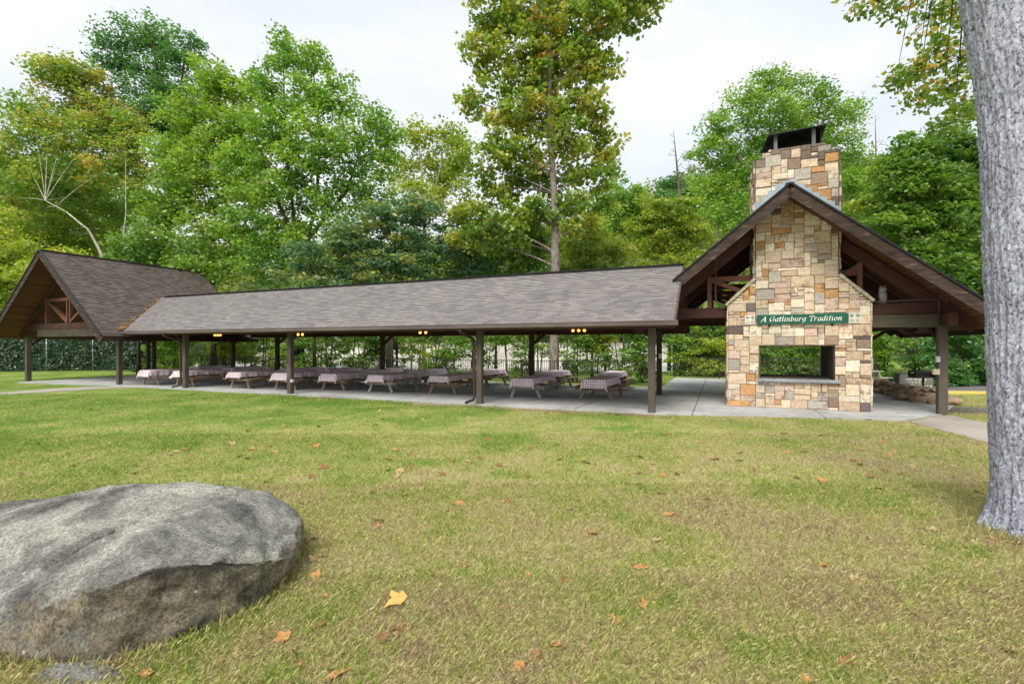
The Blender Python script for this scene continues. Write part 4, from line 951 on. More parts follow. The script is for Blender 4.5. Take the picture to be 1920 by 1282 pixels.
def boulder():
    key = [(-3.22, 3.04, -.05), (-2.57, 3.0, -.05), (-2.26, 3.27, -.05), (-1.95, 3.66, -.05), (-2.0, 4.35, -.05), (-2.25, 5.15, -.05), (-3.5, 5.8, -.05), (-5, 5.7, -.05), (-5.9, 4.7, -.05), (-5.2, 3.4, -.05), (-4.1, 3.1, -.05)]
    key += [P(x, y, Y) for x, y, Y in ((-60, 1195, 3.1), (0, 1168, 3.08), (130, 1128, 3.06), (200, 1098, 3.06), (290, 1062, 3.18), (400, 1052, 3.4), (500, 1052, 3.68), (560, 1042, 4.05),
            (572, 1000, 4.45), (570, 968, 4.6), (540, 948, 4.7), (470, 930, 4.8), (400, 908, 4.75), (325, 892, 4.6), (250, 903, 4.5), (150, 926, 4.45), (50, 952, 4.35), (-20, 972, 4.3), (-150, 985, 4.3),
            (470, 985, 4.0), (350, 960, 4.0), (200, 980, 3.8), (60, 1020, 3.7))]
    key += [(-2.7, 5.4, .35), (-3.6, 5.5, .4), (-5, 5.4, .35), (-5.7, 4.6, .35)]
    bm = bmesh.new()
    for p in key: bm.verts.new(p)
    r = bmesh.ops.convex_hull(bm, input=bm.verts)
    bmesh.ops.delete(bm, geom=[v for v in bm.verts if not v.link_faces], context='VERTS')
    me = bpy.data.meshes.new('boulder'); bm.to_mesh(me); bm.free()
    o = bpy.data.objects.new('boulder', me); COL.objects.link(o)
    md = o.modifiers.new('r', 'REMESH'); md.mode = 'VOXEL'; md.voxel_size = 0.02
    sm = o.modifiers.new('s', 'SMOOTH'); sm.iterations = 16; sm.factor = 0.5
    dg = bpy.context.evaluated_depsgraph_get(); me2 = bpy.data.meshes.new_from_object(o.evaluated_get(dg)); o.modifiers.clear(); o.data = me2
    n = len(me2.vertices); nr = [v.normal.copy() for v in me2.vertices]
    p0, p1 = Vector(P(85, 1060, 3.45)), Vector(P(210, 1005, 3.7))
    for v, nn in zip(me2.vertices, nr):
        p = v.co; q = Vector((p.x*0.9-p.z*.6, p.y, p.z*2.0+p.x*.5))
        d = -0.02 + 0.045*noise.fractal(q*1.3, 1.0, 2.0, 4) + 0.018*noise.fractal(p*6, 0.9, 2.1, 4) + 0.008*noise.noise(p*26) - 0.02*abs(noise.noise(q*3.1))
        # the long crack on the upper face
        t = (p-p0).dot(p1-p0)/(p1-p0).length_squared
        if -0.05 < t < 1.05:
            dist = (p-p0.lerp(p1, min(1, max(0, t)))); dist.z *= 0.5; dl = (dist - dist.project(nn)).length
            d -= 0.07*math.exp(-(dl/0.026)**2)
        v.co = p + nn*d
    me2.polygons.foreach_set('use_smooth', [True]*len(me2.polygons)); me2.update()
    m, nt, out = newmat('boulder_stone'); b = bsdf(nt, out, 0.92, 0.2)
    tc = N(nt, 'ShaderNodeTexCoord'); ob = tc.outputs['Object']
    n1 = noise_tex(nt, mapping(nt, ob, (1, 1, 1.6), (0, 0, 0), (0.2, 0.5, 0)), 1.5, 7, 0.7, 0.5); n2 = noise_tex(nt, ob, 52, 5, 0.85); n3 = noise_tex(nt, ob, 3.2, 6, 0.7, 0.6)
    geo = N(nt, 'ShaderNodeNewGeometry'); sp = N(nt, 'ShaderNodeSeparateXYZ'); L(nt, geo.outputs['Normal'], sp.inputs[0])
    # lighter grey where the normal points up, darker brown and black algae on the flanks
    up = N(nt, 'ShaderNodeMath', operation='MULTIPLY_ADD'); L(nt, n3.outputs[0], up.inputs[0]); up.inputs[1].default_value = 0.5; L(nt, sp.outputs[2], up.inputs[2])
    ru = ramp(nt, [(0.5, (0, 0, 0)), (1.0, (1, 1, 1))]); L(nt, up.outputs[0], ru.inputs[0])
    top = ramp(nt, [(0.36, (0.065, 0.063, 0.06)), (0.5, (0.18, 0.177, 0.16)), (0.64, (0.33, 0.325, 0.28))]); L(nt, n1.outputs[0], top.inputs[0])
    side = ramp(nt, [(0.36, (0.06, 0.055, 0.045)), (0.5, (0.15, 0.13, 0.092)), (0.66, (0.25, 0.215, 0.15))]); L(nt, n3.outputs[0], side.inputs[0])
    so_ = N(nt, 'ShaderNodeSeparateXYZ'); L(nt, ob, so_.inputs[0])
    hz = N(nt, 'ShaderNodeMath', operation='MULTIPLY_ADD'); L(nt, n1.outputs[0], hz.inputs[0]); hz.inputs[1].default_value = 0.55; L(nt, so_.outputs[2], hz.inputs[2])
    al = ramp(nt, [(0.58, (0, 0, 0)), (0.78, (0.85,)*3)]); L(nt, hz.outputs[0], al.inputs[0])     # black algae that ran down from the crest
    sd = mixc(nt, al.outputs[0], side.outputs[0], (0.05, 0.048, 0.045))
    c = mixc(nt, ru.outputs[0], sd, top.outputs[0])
    r2 = ramp(nt, [(0.34, (0.25,)*3), (0.66, (1.8,)*3)]); L(nt, n2.outputs[0], r2.inputs[0])
    c = mixc(nt, 1.0, c, r2.outputs[0], 'MULTIPLY')
    vo = nt.nodes.new('ShaderNodeTexVoronoi'); vo.inputs['Scale'].default_value = 4.5; L(nt, mapping(nt, ob, (1, 1, 1), (3, 1, 2)), vo.inputs['Vector'])
    rl = ramp(nt, [(0.035, (1, 1, 1)), (0.06, (0, 0, 0))]); L(nt, vo.outputs[0], rl.inputs[0])
    c = mixc(nt, rl.outputs[0], c, (0.42, 0.43, 0.4))
    L(nt, c, b.inputs['Base Color']); bump(nt, b, n2.outputs[0], 0.7, 0.012)
    me2.materials.clear(); me2.materials.append(m)
    tag(o, 'large weathered grey boulder with a dark brown underside resting on the lawn', 'boulder')
    return o
BO = boulder()
me = rock_mesh(12, .36, .14, .05); me.materials.clear(); me.materials.append(BO.data.materials[0])
g = G(150, 1268); o = bpy.data.objects.new('flat_rock', me); COL.objects.link(o); o.location = (g.x, g.y, -0.05); o.rotation_euler = (0, 0, -0.12); tag(o, 'small flat grey rock half sunk in the turf under the boulder', 'rock')

# ------------------------------------------------------------------ fences
def railing(p, q, h, lab, step=0.11):
    p, q = Vector(p), Vector(q); d = q-p; ln = d.length; u = d/ln
    e = empty('metal_railing', p, math.atan2(d.y, d.x)); tag(e, lab, 'railing', 'black metal railings behind the patio')
    for z in (h, 0.12):
        m = MB(); m.bar((0, 0, z), (ln, 0, z), 0.04, 0.035); m.build('rail', M['rail'], e)
    m = MB(); x = step
    while x < ln-0.03: m.bar((x, 0, 0.14), (x, 0, h-0.02), 0.02, 0.02, up=(0, 1, 0)); x += step
    m.build('pickets', M['rail'], e)
    k = max(1, int(round(ln/2.4)))
    for i in range(k+1):
        m = MB(); m.bar((ln*i/k, 0, 0), (ln*i/k, 0, h+0.03), 0.06, 0.06, up=(0, 1, 0)); m.build('post', M['rail'], e)
railing(W(-33, 8.8, .03), W(-21.5, 8.8, .03), 1.2, 'black metal railing behind the leftmost picnic tables')
railing(W(-21.5, 8.8, .03), W(-0.8, 8.8, .03), 1.2, 'long black metal railing in front of the dense shrubs behind the tables')
railing(W(-0.7, 16.5, .03), W(9.5, 16.5, .03), 1.25, 'black metal railing behind the fireplace, seen through its opening')
f0, f1 = Vector((-48, 34.6, 0)), Vector((-30.6, 39.6, 0)); d = f1-f0
CF = empty('chain_link_fence', f0, math.atan2(d.y, d.x)); tag(CF, 'tall chain link fence covered in dark green ivy beyond the dark gabled end', 'fence')
mb = MB(); mb.box((0, -0.01, 0.05), (d.length, 0.01, 2.5)); mb.build('screen', speckle('dark_green_screen', (0.016, 0.04, 0.022), (0.04, 0.075, 0.045), 3, 0.9, bs=0), CF)
for i in range(7):
    mb = MB(); mb.tube([(d.length*i/6, -0.16, 0), (d.length*i/6, -0.16, 2.6)], 0.04, 8); mb.build('post', M['galv'], CF)
mb = MB(); mb.tube([(0, -0.1, 2.52), (d.length, -0.1, 2.52)], 0.025, 6); mb.build('top_rail', M['galv'], CF)

# ------------------------------------------------------------------ foliage
def leaves(centers, radii, counts, size, flat=0.6, aspect=0.62, up=0.7, droop=0.2, seed=0, tint=None, origin=None, spray=False):
    """kite shaped leaves, folded on the midrib, scattered through the clumps"""
    rg = np.random.default_rng(seed)
    idx = np.repeat(np.arange(len(centers)), counts); n = len(idx)
    c = np.asarray(centers)[idx]; r = np.asarray(radii)[idx][:, None]
    off = rg.normal(0, 0.5, (n, 3)); ln = np.linalg.norm(off, axis=1, keepdims=True); off = off/np.maximum(ln, 1e-6)*np.minimum(ln, 1.25)
    off[:, 2] *= flat
    pos = c + off*r
    th = rg.uniform(0, 2*np.pi, n)
    d = np.stack([np.cos(th), np.sin(th), rg.normal(-droop, 0.35, n)], 1); d /= np.linalg.norm(d, axis=1, keepdims=True)
    nn = rg.normal(0, 0.6, (n, 3)); nn[:, 2] += up; nn -= d*np.sum(nn*d, 1, keepdims=True); nn /= np.maximum(np.linalg.norm(nn, axis=1, keepdims=True), 1e-6)
    s = np.cross(d, nn)
    L_ = size*rg.uniform(0.65, 1.3, (n, 1)); w = L_*aspect*0.5
    v0 = pos; v2 = pos+d*L_; m = pos+d*L_*0.42
    v1 = m+s*w+nn*w*0.35; v3 = m-s*w+nn*w*0.35
    V = np.stack([v0, v1, v2, v3], 1).reshape(-1, 3)
    if origin is not None: V = V-np.array(origin)
    loops = np.arange(4*n)
    base = (tint if tint is not None else rg.uniform(0.25, 0.75, len(centers)))[idx]
    t = np.clip(base+rg.normal(0, 0.13, n), 0, 1)
    return np_mesh('crown', V, loops, 4, {'tint': ('FACE', t)})
def bez(p, q, sag, n=5):
    m = (p+q)/2+Vector((0, 0, sag)); return [p*(1-t)**2+m*2*t*(1-t)+q*t*t for t in [i/n for i in range(n+1)]]
TREES = []
def tree(name, label, cat, Y, lobes, stems, leafm, barkm, size=0.2, dens=1.0, rad=0.2, depth=0.75, clump=0.8, flat=0.65, group=None, seed=1, hot=None, twigs=True, perclump=70, zmin=0.1, aspect=0.62, up=0.4, droop=0.3, stem_Y=None):
    """lobes: (px, py, rx, ry[, dY]) in photo pixels at distance Y; stems: lists of (px, py) from the root up"""
    rnd = random.Random(seed); sY = stem_Y or Y
    sp = []
    for st in stems:
        pts = [P(x, y, sY) for x, y in st]
        root = pts[0].copy(); 
        if root.z > 0.0 : pts.insert(0, Vector((root.x, root.y, -0.05)))
        else: pts[0].z = -0.05
        sp.append(pts)
    base = Vector((sp[0][0].x, sp[0][0].y, 0))
    e = empty(name, base); tag(e, label, cat, group)
    tr = MB()
    for pts in sp:
        fine = []
        for i in range(len(pts)-1):
            for t in (0, 0.34, 0.67): fine.append(pts[i].lerp(pts[i+1], t)+Vector((rnd.uniform(-1, 1), rnd.uniform(-1, 1), 0))*rad*0.15)
        fine.append(pts[-1]); nn = len(fine)
        tr.tube([p-base for p in fine], [rad*(1.25 if i == 0 else 1)*(1-0.8*i/(nn-1)) for i in range(nn)], 9)
    C, Rr, K, T = [], [], [], []
    allst = [p for pts in sp for p in [pts[i].lerp(pts[i+1], t) for i in range(len(pts)-1) for t in (0, .25, .5, .75)]+[pts[-1]]]
    for li, lb in enumerate(lobes):
        px, py, rx, ry = lb[:4]; dY = lb[4] if len(lb) > 4 else rnd.uniform(-0.5, 0.5)*depth*rx/F*Y*1.2
        yy = Y+dY; c = P(px, py, yy); k = yy/F; ra, rz = rx*k, ry*k; rd = max(ra, rz)*depth
        lt = rnd.uniform(0.36, 0.6); ht = hot(px, py, rnd) if hot else 0.0
        cl = clump*rnd.uniform(.85, 1.15)
        vol = 4.19*ra*rd*rz; nc = int(max(5, dens*2.5*(vol**0.72)/(cl**1.6)))
        # limb from the stem to the lobe
        low = [p for p in allst if p.z < c.z+0.3] or [allst[0]]
        j = min(low, key=lambda p: (p-c).length+0.5*max(0, 1.2-(c.z-p.z)))
        lr = max(0.03, rad*(0.36 if name != 'sycamore' else 0.2)*min(1, (ra/2.5)))
        if (j-c).length > 0.3: tr.tube([p-base for p in bez(j, c, 0.1*(j-c).length)], [lr*(1-0.65*i/5) for i in range(6)], 5, caps=False)
        for _ in range(nc):
            v = Vector((rnd.gauss(0, 1), rnd.gauss(0, 1), rnd.gauss(0, 1))).normalized()*(rnd.random()**0.45)
            p = c+Vector((v.x*ra, v.y*rd, v.z*rz))
            if p.z < zmin: p.z = zmin+rnd.random()*0.3
            C.append(tuple(p)); Rr.append(cl*rnd.uniform(.65, 1.2)); K.append(max(8, int(1.15*perclump*rnd.uniform(.6, 1.25))))
            tt = lt+rnd.uniform(-.2, .2)
            if hot and rnd.random() < ht: tt = rnd.uniform(.75, 1.0)
            T.append(min(1, max(0, tt)))
            if twigs and rnd.random() < 0.6: tr.tube([q-base for q in bez(c, p, 0.05, 3)], [lr*0.32, lr*0.25, lr*0.16, lr*0.08], 3, caps=False)
    t = tr.build('trunk', barkm, e)
    me = leaves(C, Rr, K, size*1.28, flat, aspect, up, droop, seed, np.array(T), tuple(base))
    me.materials.append(leafm); cr = link('crown', me, None, e)
    TREES.append((name, len(me.polygons)))
    return e
def orange_hot(px, py, r): return 0.05 if (120 < py < 330) else 0.01
def tip_hot(px, py, r): return 0.22
def pop_hot(px, py, r): return 0.03
tree('sycamore', 'leaning pale trunked tree with green and orange leaves behind the dark gable roof', 'tree', 45,
     [(95, 130, 55, 35), (150, 165, 60, 45), (60, 215, 70, 40), (200, 230, 70, 55), (130, 255, 80, 50), (30, 290, 60, 50), (215, 310, 65, 50), (100, 340, 90, 40, 1), (10, 380, 70, 50), (180, 385, 75, 35, 5), (50, 430, 70, 45, 5), (150, 450, 80, 40, 6), (235, 250, 40, 50)],
     [[(205, 520), (188, 472), (165, 430), (125, 398), (85, 376)], [(232, 520), (231, 440), (236, 400)]],
     M['lf_orange'], M['bark_pale'], 0.25, 0.75, 0.16, stem_Y=42, clump=0.95, seed=2, hot=orange_hot, perclump=60)
tree('thicket_tree', 'olive green filler tree far behind the leaning pale trunk on the far left', 'tree', 56,
     [(40, 330, 70, 40), (120, 320, 60, 40), (200, 350, 60, 45), (20, 400, 70, 45), (110, 400, 70, 45), (210, 420, 60, 45), (265, 380, 40, 50), (70, 460, 80, 40), (170, 480, 70, 35)],
     [[(120, 640), (120, 420), (118, 340)]], M['lf_bright'], M['bark_dark'], 0.26, 0.9, 0.2, clump=1.1, seed=61)
tree('tall_tree', 'tall dark green tree rising highest on the left of the photo', 'tree', 48,
     [(230, 70, 55, 32), (290, 65, 55, 28), (345, 100, 50, 40), (215, 120, 45, 40), (280, 130, 65, 50), (360, 150, 45, 45), (310, 190, 70, 50), (240, 190, 45, 40), (385, 190, 40, 40), (265, 230, 50, 25), (350, 240, 60, 50), (320, 330, 70, 70)],
     [[(320, 560), (312, 300), (300, 200), (290, 90)], [(312, 300), (335, 200), (345, 110)]], M['lf_deep'], M['bark_dark'], 0.24, 0.55, 0.3, clump=1.1, seed=3, perclump=70)
tree('maple', 'yellow green broad tree just right of the dark gable roof', 'tree', 36,
     [(400, 150, 45, 45), (440, 190, 60, 50), (360, 220, 55, 50), (450, 260, 70, 50), (380, 300, 75, 55), (320, 290, 45, 45), (340, 370, 75, 55), (440, 360, 70, 60), (300, 410, 60, 40), (410, 430, 75, 45), (440, 490, 60, 35)],
     [[(400, 600), (400, 450), (410, 330), (405, 190)], [(400, 480), (350, 380), (345, 260)]], M['lf_lime'], M['bark'], 0.22, 0.8, 0.2, clump=0.9, seed=4)
tree('maple', 'large bright green many stemmed tree behind the middle of the long roof', 'tree', 33,
     [(530, 105, 30, 45), (585, 125, 38, 45), (500, 170, 45, 45), (570, 190, 60, 45), (640, 190, 50, 45), (500, 240, 60, 45), (600, 255, 75, 45), (690, 230, 50, 45), (460, 300, 60, 45), (540, 310, 65, 45), (655, 305, 75, 45), (725, 270, 30, 45), (490, 370, 65, 45), (590, 370, 60, 35), (680, 370, 60, 45), (470, 430, 60, 45), (540, 440, 55, 40), (620, 420, 50, 30), (500, 490, 65, 40)],
     [[(560, 600), (560, 470), (548, 380), (535, 250), (532, 120)], [(565, 480), (595, 380), (600, 250), (588, 140)], [(560, 470), (650, 360), (690, 240)], [(556, 460), (505, 340), (470, 220)]],
     M['lf_bright'], M['bark_dark'], 0.2, 0.72, 0.19, clump=0.75, seed=5, perclump=68)
tree('birch', 'pale yellow green slender tree between the bright green tree and the tall poplar', 'tree', 42,
     [(775, 255, 35, 28), (830, 255, 38, 25), (760, 310, 45, 40), (820, 310, 40, 40), (865, 280, 35, 30), (780, 370, 55, 40), (845, 350, 45, 40)],
     [[(795, 600), (795, 400), (790, 300), (780, 250)], [(795, 420), (825, 320), (832, 250)]], M['lf_yellow'], M['bark_pale'], 0.24, 0.8, 0.16, clump=1.0, seed=6, perclump=60)
tree('tulip_poplar', 'tall poplar with turning leaves towering above the middle of the roof', 'tree', 27,
     [(1030, -60, 130, 45), (1140, -30, 70, 40), (945, -10, 70, 40), (1200, -10, 60, 30), (1020, 25, 80, 40), (930, 45, 45, 35), (1110, 40, 70, 40), (1180, 30, 45, 25), (985, 90, 75, 40), (895, 100, 40, 20), (1080, 100, 75, 40), (1120, 140, 50, 30), (1000, 155, 70, 40), (930, 150, 40, 30), (1090, 190, 50, 40), (880, 190, 38, 20), (1010, 215, 75, 40), (940, 230, 45, 30), (1110, 230, 30, 25), (1060, 260, 70, 40), (960, 290, 60, 35), (1140, 285, 30, 40), (890, 310, 45, 30), (1020, 330, 65, 35), (1105, 330, 50, 30), (930, 355, 60, 30), (1060, 385, 60, 25), (1130, 370, 30, 25), (990, 395, 60, 25), (880, 385, 40, 30), (930, 425, 60, 25), (1095, 425, 40, 20), (870, 450, 40, 25), (960, 455, 40, 15)],
     [[(1040, 712), (1042, 500), (1040, 400), (1030, 250), (1032, 60), (1030, -80)]], M['lf_poplar'], M['bark_poplar'], 0.19, 0.68, 0.33, depth=0.8, clump=0.62, seed=7, hot=pop_hot, perclump=48, aspect=0.95, droop=0.5)
tree('walnut', 'low dark blue green feathery tree just behind the long roof ridge', 'tree', 29,
     [(790, 390, 60, 28), (720, 405, 70, 30), (850, 420, 45, 30), (660, 440, 70, 32), (770, 445, 70, 32), (600, 470, 65, 28), (700, 480, 60, 30), (840, 470, 50, 30), (555, 505, 60, 25), (640, 510, 60, 28), (760, 500, 60, 32), (880, 500, 45, 25), (590, 535, 60, 18), (700, 530, 60, 22)],
     [[(735, 640), (728, 530), (740, 470), (745, 420)], [(728, 530), (690, 470), (640, 450)], [(730, 520), (780, 450), (810, 410)], [(590, 640), (588, 520), (580, 490)]],
     M['lf_blue'], M['bark_dark'], 0.27, 0.8, 0.12, clump=0.62, flat=0.4, seed=8, hot=tip_hot, perclump=55, aspect=0.3, droop=0.45)
tree('understory_tree', 'olive green shaded tree to the left of the tall poplar trunk', 'tree', 32,
     [(900, 440, 55, 30), (960, 430, 55, 35), (900, 480, 60, 35), (980, 485, 50, 30), (1000, 440, 35, 30), (850, 510, 55, 30), (940, 525, 60, 25)],
     [[(930, 640), (930, 500), (940, 430)]], M['lf_shrub'], M['bark_dark'], 0.2, 0.9, 0.1, clump=0.7, seed=9)
tree('understory_tree', 'olive and rust leaved shaded tree to the right of the tall poplar trunk', 'tree', 31,
     [(1090, 470, 45, 35), (1130, 500, 55, 30), (1080, 520, 45, 25), (1160, 470, 40, 30), (1180, 515, 50, 20)],
     [[(1110, 640), (1110, 520), (1105, 460)]], M['lf_poplar'], M['bark_dark'], 0.2, 0.9, 0.1, clump=0.7, seed=10, hot=pop_hot)
tree('round_tree', 'pale lime rounded tree seen right of the poplar trunk', 'tree', 46,
     [(1100, 425, 42, 28), (1075, 460, 35, 25), (1125, 455, 38, 28), (1100, 490, 50, 25)], [[(1100, 640), (1100, 470)]], M['lf_yellow'], M['bark'], 0.2, 1.1, 0.15, clump=0.8, seed=11)
tree('young_tree', 'light green hazy tree right of the poplar and left of the bare tree', 'tree', 52,
     [(1165, 365, 40, 30), (1160, 400, 50, 35), (1205, 430, 45, 40), (1160, 450, 50, 35), (1200, 400, 30, 30)], [[(1170, 640), (1168, 380)]], M['lf_bright'], M['bark'], 0.24, 0.9, 0.15, clump=1.0, seed=12)
tree('yellow_tree', 'yellow leaved layered tree above the right end of the long roof', 'tree', 38,
     [(1230, 385, 45, 22), (1270, 395, 45, 22), (1215, 425, 45, 22), (1265, 430, 60, 25), (1310, 440, 40, 25), (1225, 465, 50, 20), (1285, 475, 50, 20), (1330, 480, 40, 22), (1250, 500, 60, 18)],
     [[(1255, 640), (1255, 480), (1245, 400)], [(1255, 490), (1275, 430), (1285, 400)]], M['lf_yellow'], M['bark_dark'], 0.2, 0.95, 0.13, clump=0.75, flat=0.35, seed=13)
tree('ash_tree', 'tall green tree rising directly behind the stone chimney', 'tree', 40,
     [(1440, 160, 42, 28), (1490, 155, 38, 25), (1400, 195, 45, 30), (1460, 205, 55, 35), (1530, 185, 42, 30), (1580, 205, 45, 28), (1360, 240, 45, 32), (1420, 260, 55, 35), (1500, 240, 55, 35), (1565, 250, 50, 32), (1335, 285, 45, 32), (1395, 320, 55, 38), (1600, 290, 35, 35), (1340, 350, 50, 40), (1400, 390, 50, 40), (1600, 345, 45, 35), (1355, 410, 50, 40), (1590, 400, 45, 35), (1480, 330, 60, 50)],
     [[(1440, 640), (1440, 420), (1442, 300), (1445, 180)], [(1440, 400), (1500, 280), (1560, 210)], [(1440, 380), (1380, 290), (1350, 250)], [(1592, 640), (1595, 410), (1602, 310)]],
     M['lf_bright'], M['bark'], 0.22, 0.85, 0.2, clump=0.85, seed=14, perclump=65, aspect=0.5)
tree('beech', 'dark green dense tree filling the right edge behind the big trunk', 'tree', 30,
     [(1760, 265, 60, 35), (1710, 290, 50, 35), (1800, 300, 60, 40), (1670, 320, 45, 35), (1745, 335, 60, 35), (1810, 360, 50, 40), (1700, 375, 55, 35), (1770, 400, 60, 35), (1660, 410, 50, 35), (1720, 435, 60, 35), (1800, 450, 55, 40), (1690, 470, 50, 30), (1755, 490, 60, 35), (1820, 520, 50, 40), (1780, 540, 60, 35), (1900, 330, 70, 80), (1900, 470, 70, 80), (1890, 570, 60, 60), (1980, 420, 80, 120)],
     [[(1770, 720), (1765, 520), (1755, 400), (1755, 290)], [(1880, 720), (1880, 500), (1890, 350)]], M['lf_dark'], M['bark_dark'], 0.22, 0.85, 0.2, clump=0.75, flat=0.4, seed=15, perclump=75, up=1.0)
tree('young_tree', 'yellow green small tree peeping over the right slope of the gable roof', 'tree', 34,
     [(1655, 335, 30, 30), (1690, 360, 35, 28), (1640, 385, 40, 28), (1615, 425, 45, 22), (1670, 425, 40, 25), (1640, 470, 50, 25)], [[(1650, 640), (1650, 430), (1658, 350)]], M['lf_yellow'], M['bark'], 0.2, 0.95, 0.1, clump=0.65, flat=0.4, seed=16)
tree('conifer', 'blue green hazy evergreen on the hill beside the bare tree', 'tree', 70,
     [(1252, 345, 18, 16), (1248, 370, 26, 16), (1245, 395, 34, 18), (1295, 350, 25, 20), (1300, 380, 30, 25)], [[(1250, 640), (1250, 345)]], M['lf_deep'], M['bark_dark'], 0.3, 1.2, 0.2, clump=1.0, seed=17)
# backdrop trees low on the left
tree('thicket_tree', 'yellow green tree low behind the left slope of the dark gable', 'tree', 40,
     [(20, 480, 60, 40), (-40, 430, 60, 60), (60, 520, 50, 40), (0, 560, 50, 40), (-60, 520, 60, 60), (110, 500, 60, 40)], [[(10, 690), (15, 500)]], M['lf_yellow'], M['bark'], 0.22, 0.9, 0.15, clump=0.9, seed=18)
tree('thicket_tree', 'shadowed olive tree behind the ridge of the dark gable roof', 'tree', 34,
     [(240, 470, 40, 35), (280, 450, 50, 40), (300, 495, 60, 35), (370, 515, 60, 28), (350, 470, 40, 30)], [[(260, 640), (262, 460)]], M['lf_shrub'], M['bark_dark'], 0.24, 1.0, 0.15, clump=1.0, seed=19)
# bare trees
def bare(label, Y, root, tip, seed, r=0.13, spread=40):
    rnd = random.Random(seed); p0 = P(*root, Y); p1 = P(*tip, Y); base = Vector((p0.x, p0.y, 0))
    e = empty('bare_tree', base); tag(e, label, 'tree', 'leafless trees'); m = MB()
    trunk = [Vector((p0.x, p0.y, 0))] + [p0.lerp(p1, t)+Vector((rnd.uniform(-.12, .12), 0, 0)) for t in (0, .25, .5, .75, 1)]
    m.tube([p-base for p in trunk], [r, r*.9, r*.75, r*.55, r*.35, r*.08], 7)
    def br(p, d, ln, rr, lev):
        q = p+d*ln; m.tube([v-base for v in (p, p.lerp(q, .5)+Vector((0, 0, .05*ln)), q)], [rr, rr*.7, rr*.25], 4, caps=False)
        if lev:
            for _ in range(3):
                dd = (d+Vector((rnd.gauss(0, .5), rnd.gauss(0, .4), rnd.gauss(.25, .35)))).normalized(); br(p.lerp(q, rnd.uniform(.35, .95)), dd, ln*rnd.uniform(.4, .65), rr*.45, lev-1)
    for i in range(15):
        t = rnd.uniform(.3, .98); p = p0.lerp(p1, t); s = rnd.choice((-1, 1))
        br(p, Vector((s*rnd.uniform(.5, 1), rnd.uniform(-.6, .6), rnd.uniform(.2, .9))).normalized(), (1.15-t)*rnd.uniform(1.2, 3.0), r*.3*(1.2-t), 2)
    m.build('trunk', M['bark'], e)
bare('leafless grey tree standing against the sky left of the chimney', 40, (1290, 520), (1262, 245), 3, 0.22)
bare('leafless thin tree showing right of the chimney top', 46, (1640, 480), (1640, 215), 5, 0.16)

# the near tree on the right, whose limbs hang into the top of the picture
NT = empty('big_tree', (5.68, 5.12, 0)); tag(NT, 'huge grey ridged tree trunk filling the right edge, with orange green leaves hanging above', 'tree')
def near_trunk():
    n, ml = 260, 340; zt = 8.5
    V = np.zeros((ml, n, 3)); th = np.linspace(0, 2*np.pi, n, endpoint=False)
    for j in range(ml):
        z = zt*j/(ml-1)-0.03
        r = 0.42 + 0.09*math.exp(-max(0, z)/0.22) - 0.010*z
        cx, cy = -0.028*z + (0.0 if z < 4.2 else -0.045*(z-4.2)**1.2), 0.02*z
        if z > 4.6: r += 0.045*(z-4.6)**1.1 if z < 6.2 else 0.045*(1.6)**1.1
        for i in range(n):
            a = th[i]; c, s = math.cos(a), math.sin(a)
            q = Vector((c*5.2, s*5.2, z*0.9))
            ridge = 0.55-abs(noise.noise(q*1.15))*1.5                 # long interlacing ridges
            fine = noise.noise(Vector((c*13, s*13, z*5.5)))+0.6*noise.noise(Vector((c*27, s*27, z*13)))
            flare = (0.06*math.exp(-max(0, z)/0.22))*(0.5+0.5*math.sin(a*5+1.0))
            rr = r + 0.024*ridge + 0.017*fine + flare
            V[j, i] = (cx+c*rr, cy+s*rr, z)
    idx = np.arange(ml*n).reshape(ml, n); a = idx[:-1]; b = np.roll(idx, -1, 1)[:-1]; c_ = np.roll(idx, -1, 1)[1:]; d_ = idx[1:]
    loops = np.stack([a, b, c_, d_], 2).reshape(-1)
    me = np_mesh('trunk', V.reshape(-1, 3), loops, 4); me.polygons.foreach_set('use_smooth', [True]*len(me.polygons))
    return link('trunk', me, M['bark_near'], NT)
near_trunk()
rnd = random.Random(9); base = Vector((5.68, 5.12, 0))
near_lobes = [(1640, 2, 45, 14), (1690, 15, 40, 18), (1740, 35, 45, 30), (1790, 20, 45, 35), (1680, 150, 30, 22), (1720, 130, 32, 25), (1760, 95, 40, 40), (1800, 110, 40, 45), (1720, 180, 40, 18), (1770, 170, 45, 32), (1810, 190, 40, 40), (1790, 225, 40, 18), (1860, 60, 60, 70), (1700, -60, 90, 50), (1830, -60, 80, 60), (1600, -50, 60, 35), (1900, 180, 60, 60)]
C, Rr, K, T = [], [], [], []; tr = MB(); top = Vector((5.3, 5.3, 8.3)); mids = []
for lb in near_lobes:
    Y = 12.0+rnd.uniform(-1.2, 1.2); c = P(lb[0], lb[1], Y); k = Y/F; ra, rz = lb[2]*k, lb[3]*k
    tr.tube([q-base for q in bez(top, c, 1.6, 10)], [0.022*(1-.8*i/10) for i in range(11)], 6, caps=False)
    for _ in range(int(10+ra*rz*26)):
        v = Vector((rnd.gauss(0, 1), rnd.gauss(0, 1), rnd.gauss(0, 1))).normalized()*(rnd.random()**.5)
        p = c+Vector((v.x*ra, v.y*ra, v.z*rz)); C.append(tuple(p)); Rr.append(0.26*rnd.uniform(.7, 1.2)); K.append(int(13*rnd.uniform(.6, 1.4)))
        T.append(rnd.uniform(.78, 1) if rnd.random() < 0.16 else rnd.uniform(.1, .52))
        if rnd.random() < .8: tr.tube([q-base for q in bez(c, p, 0.02, 3)], [0.012, 0.009, 0.006, 0.003], 3, caps=False)
tr.build('limbs', M['bark_dark'], NT)
me = leaves(C, Rr, K, 0.13, 0.7, 0.85, 0.6, 0.45, 77, np.array(T), tuple(base)); me.materials.append(M['lf_poplar']); link('crown', me, None, NT)

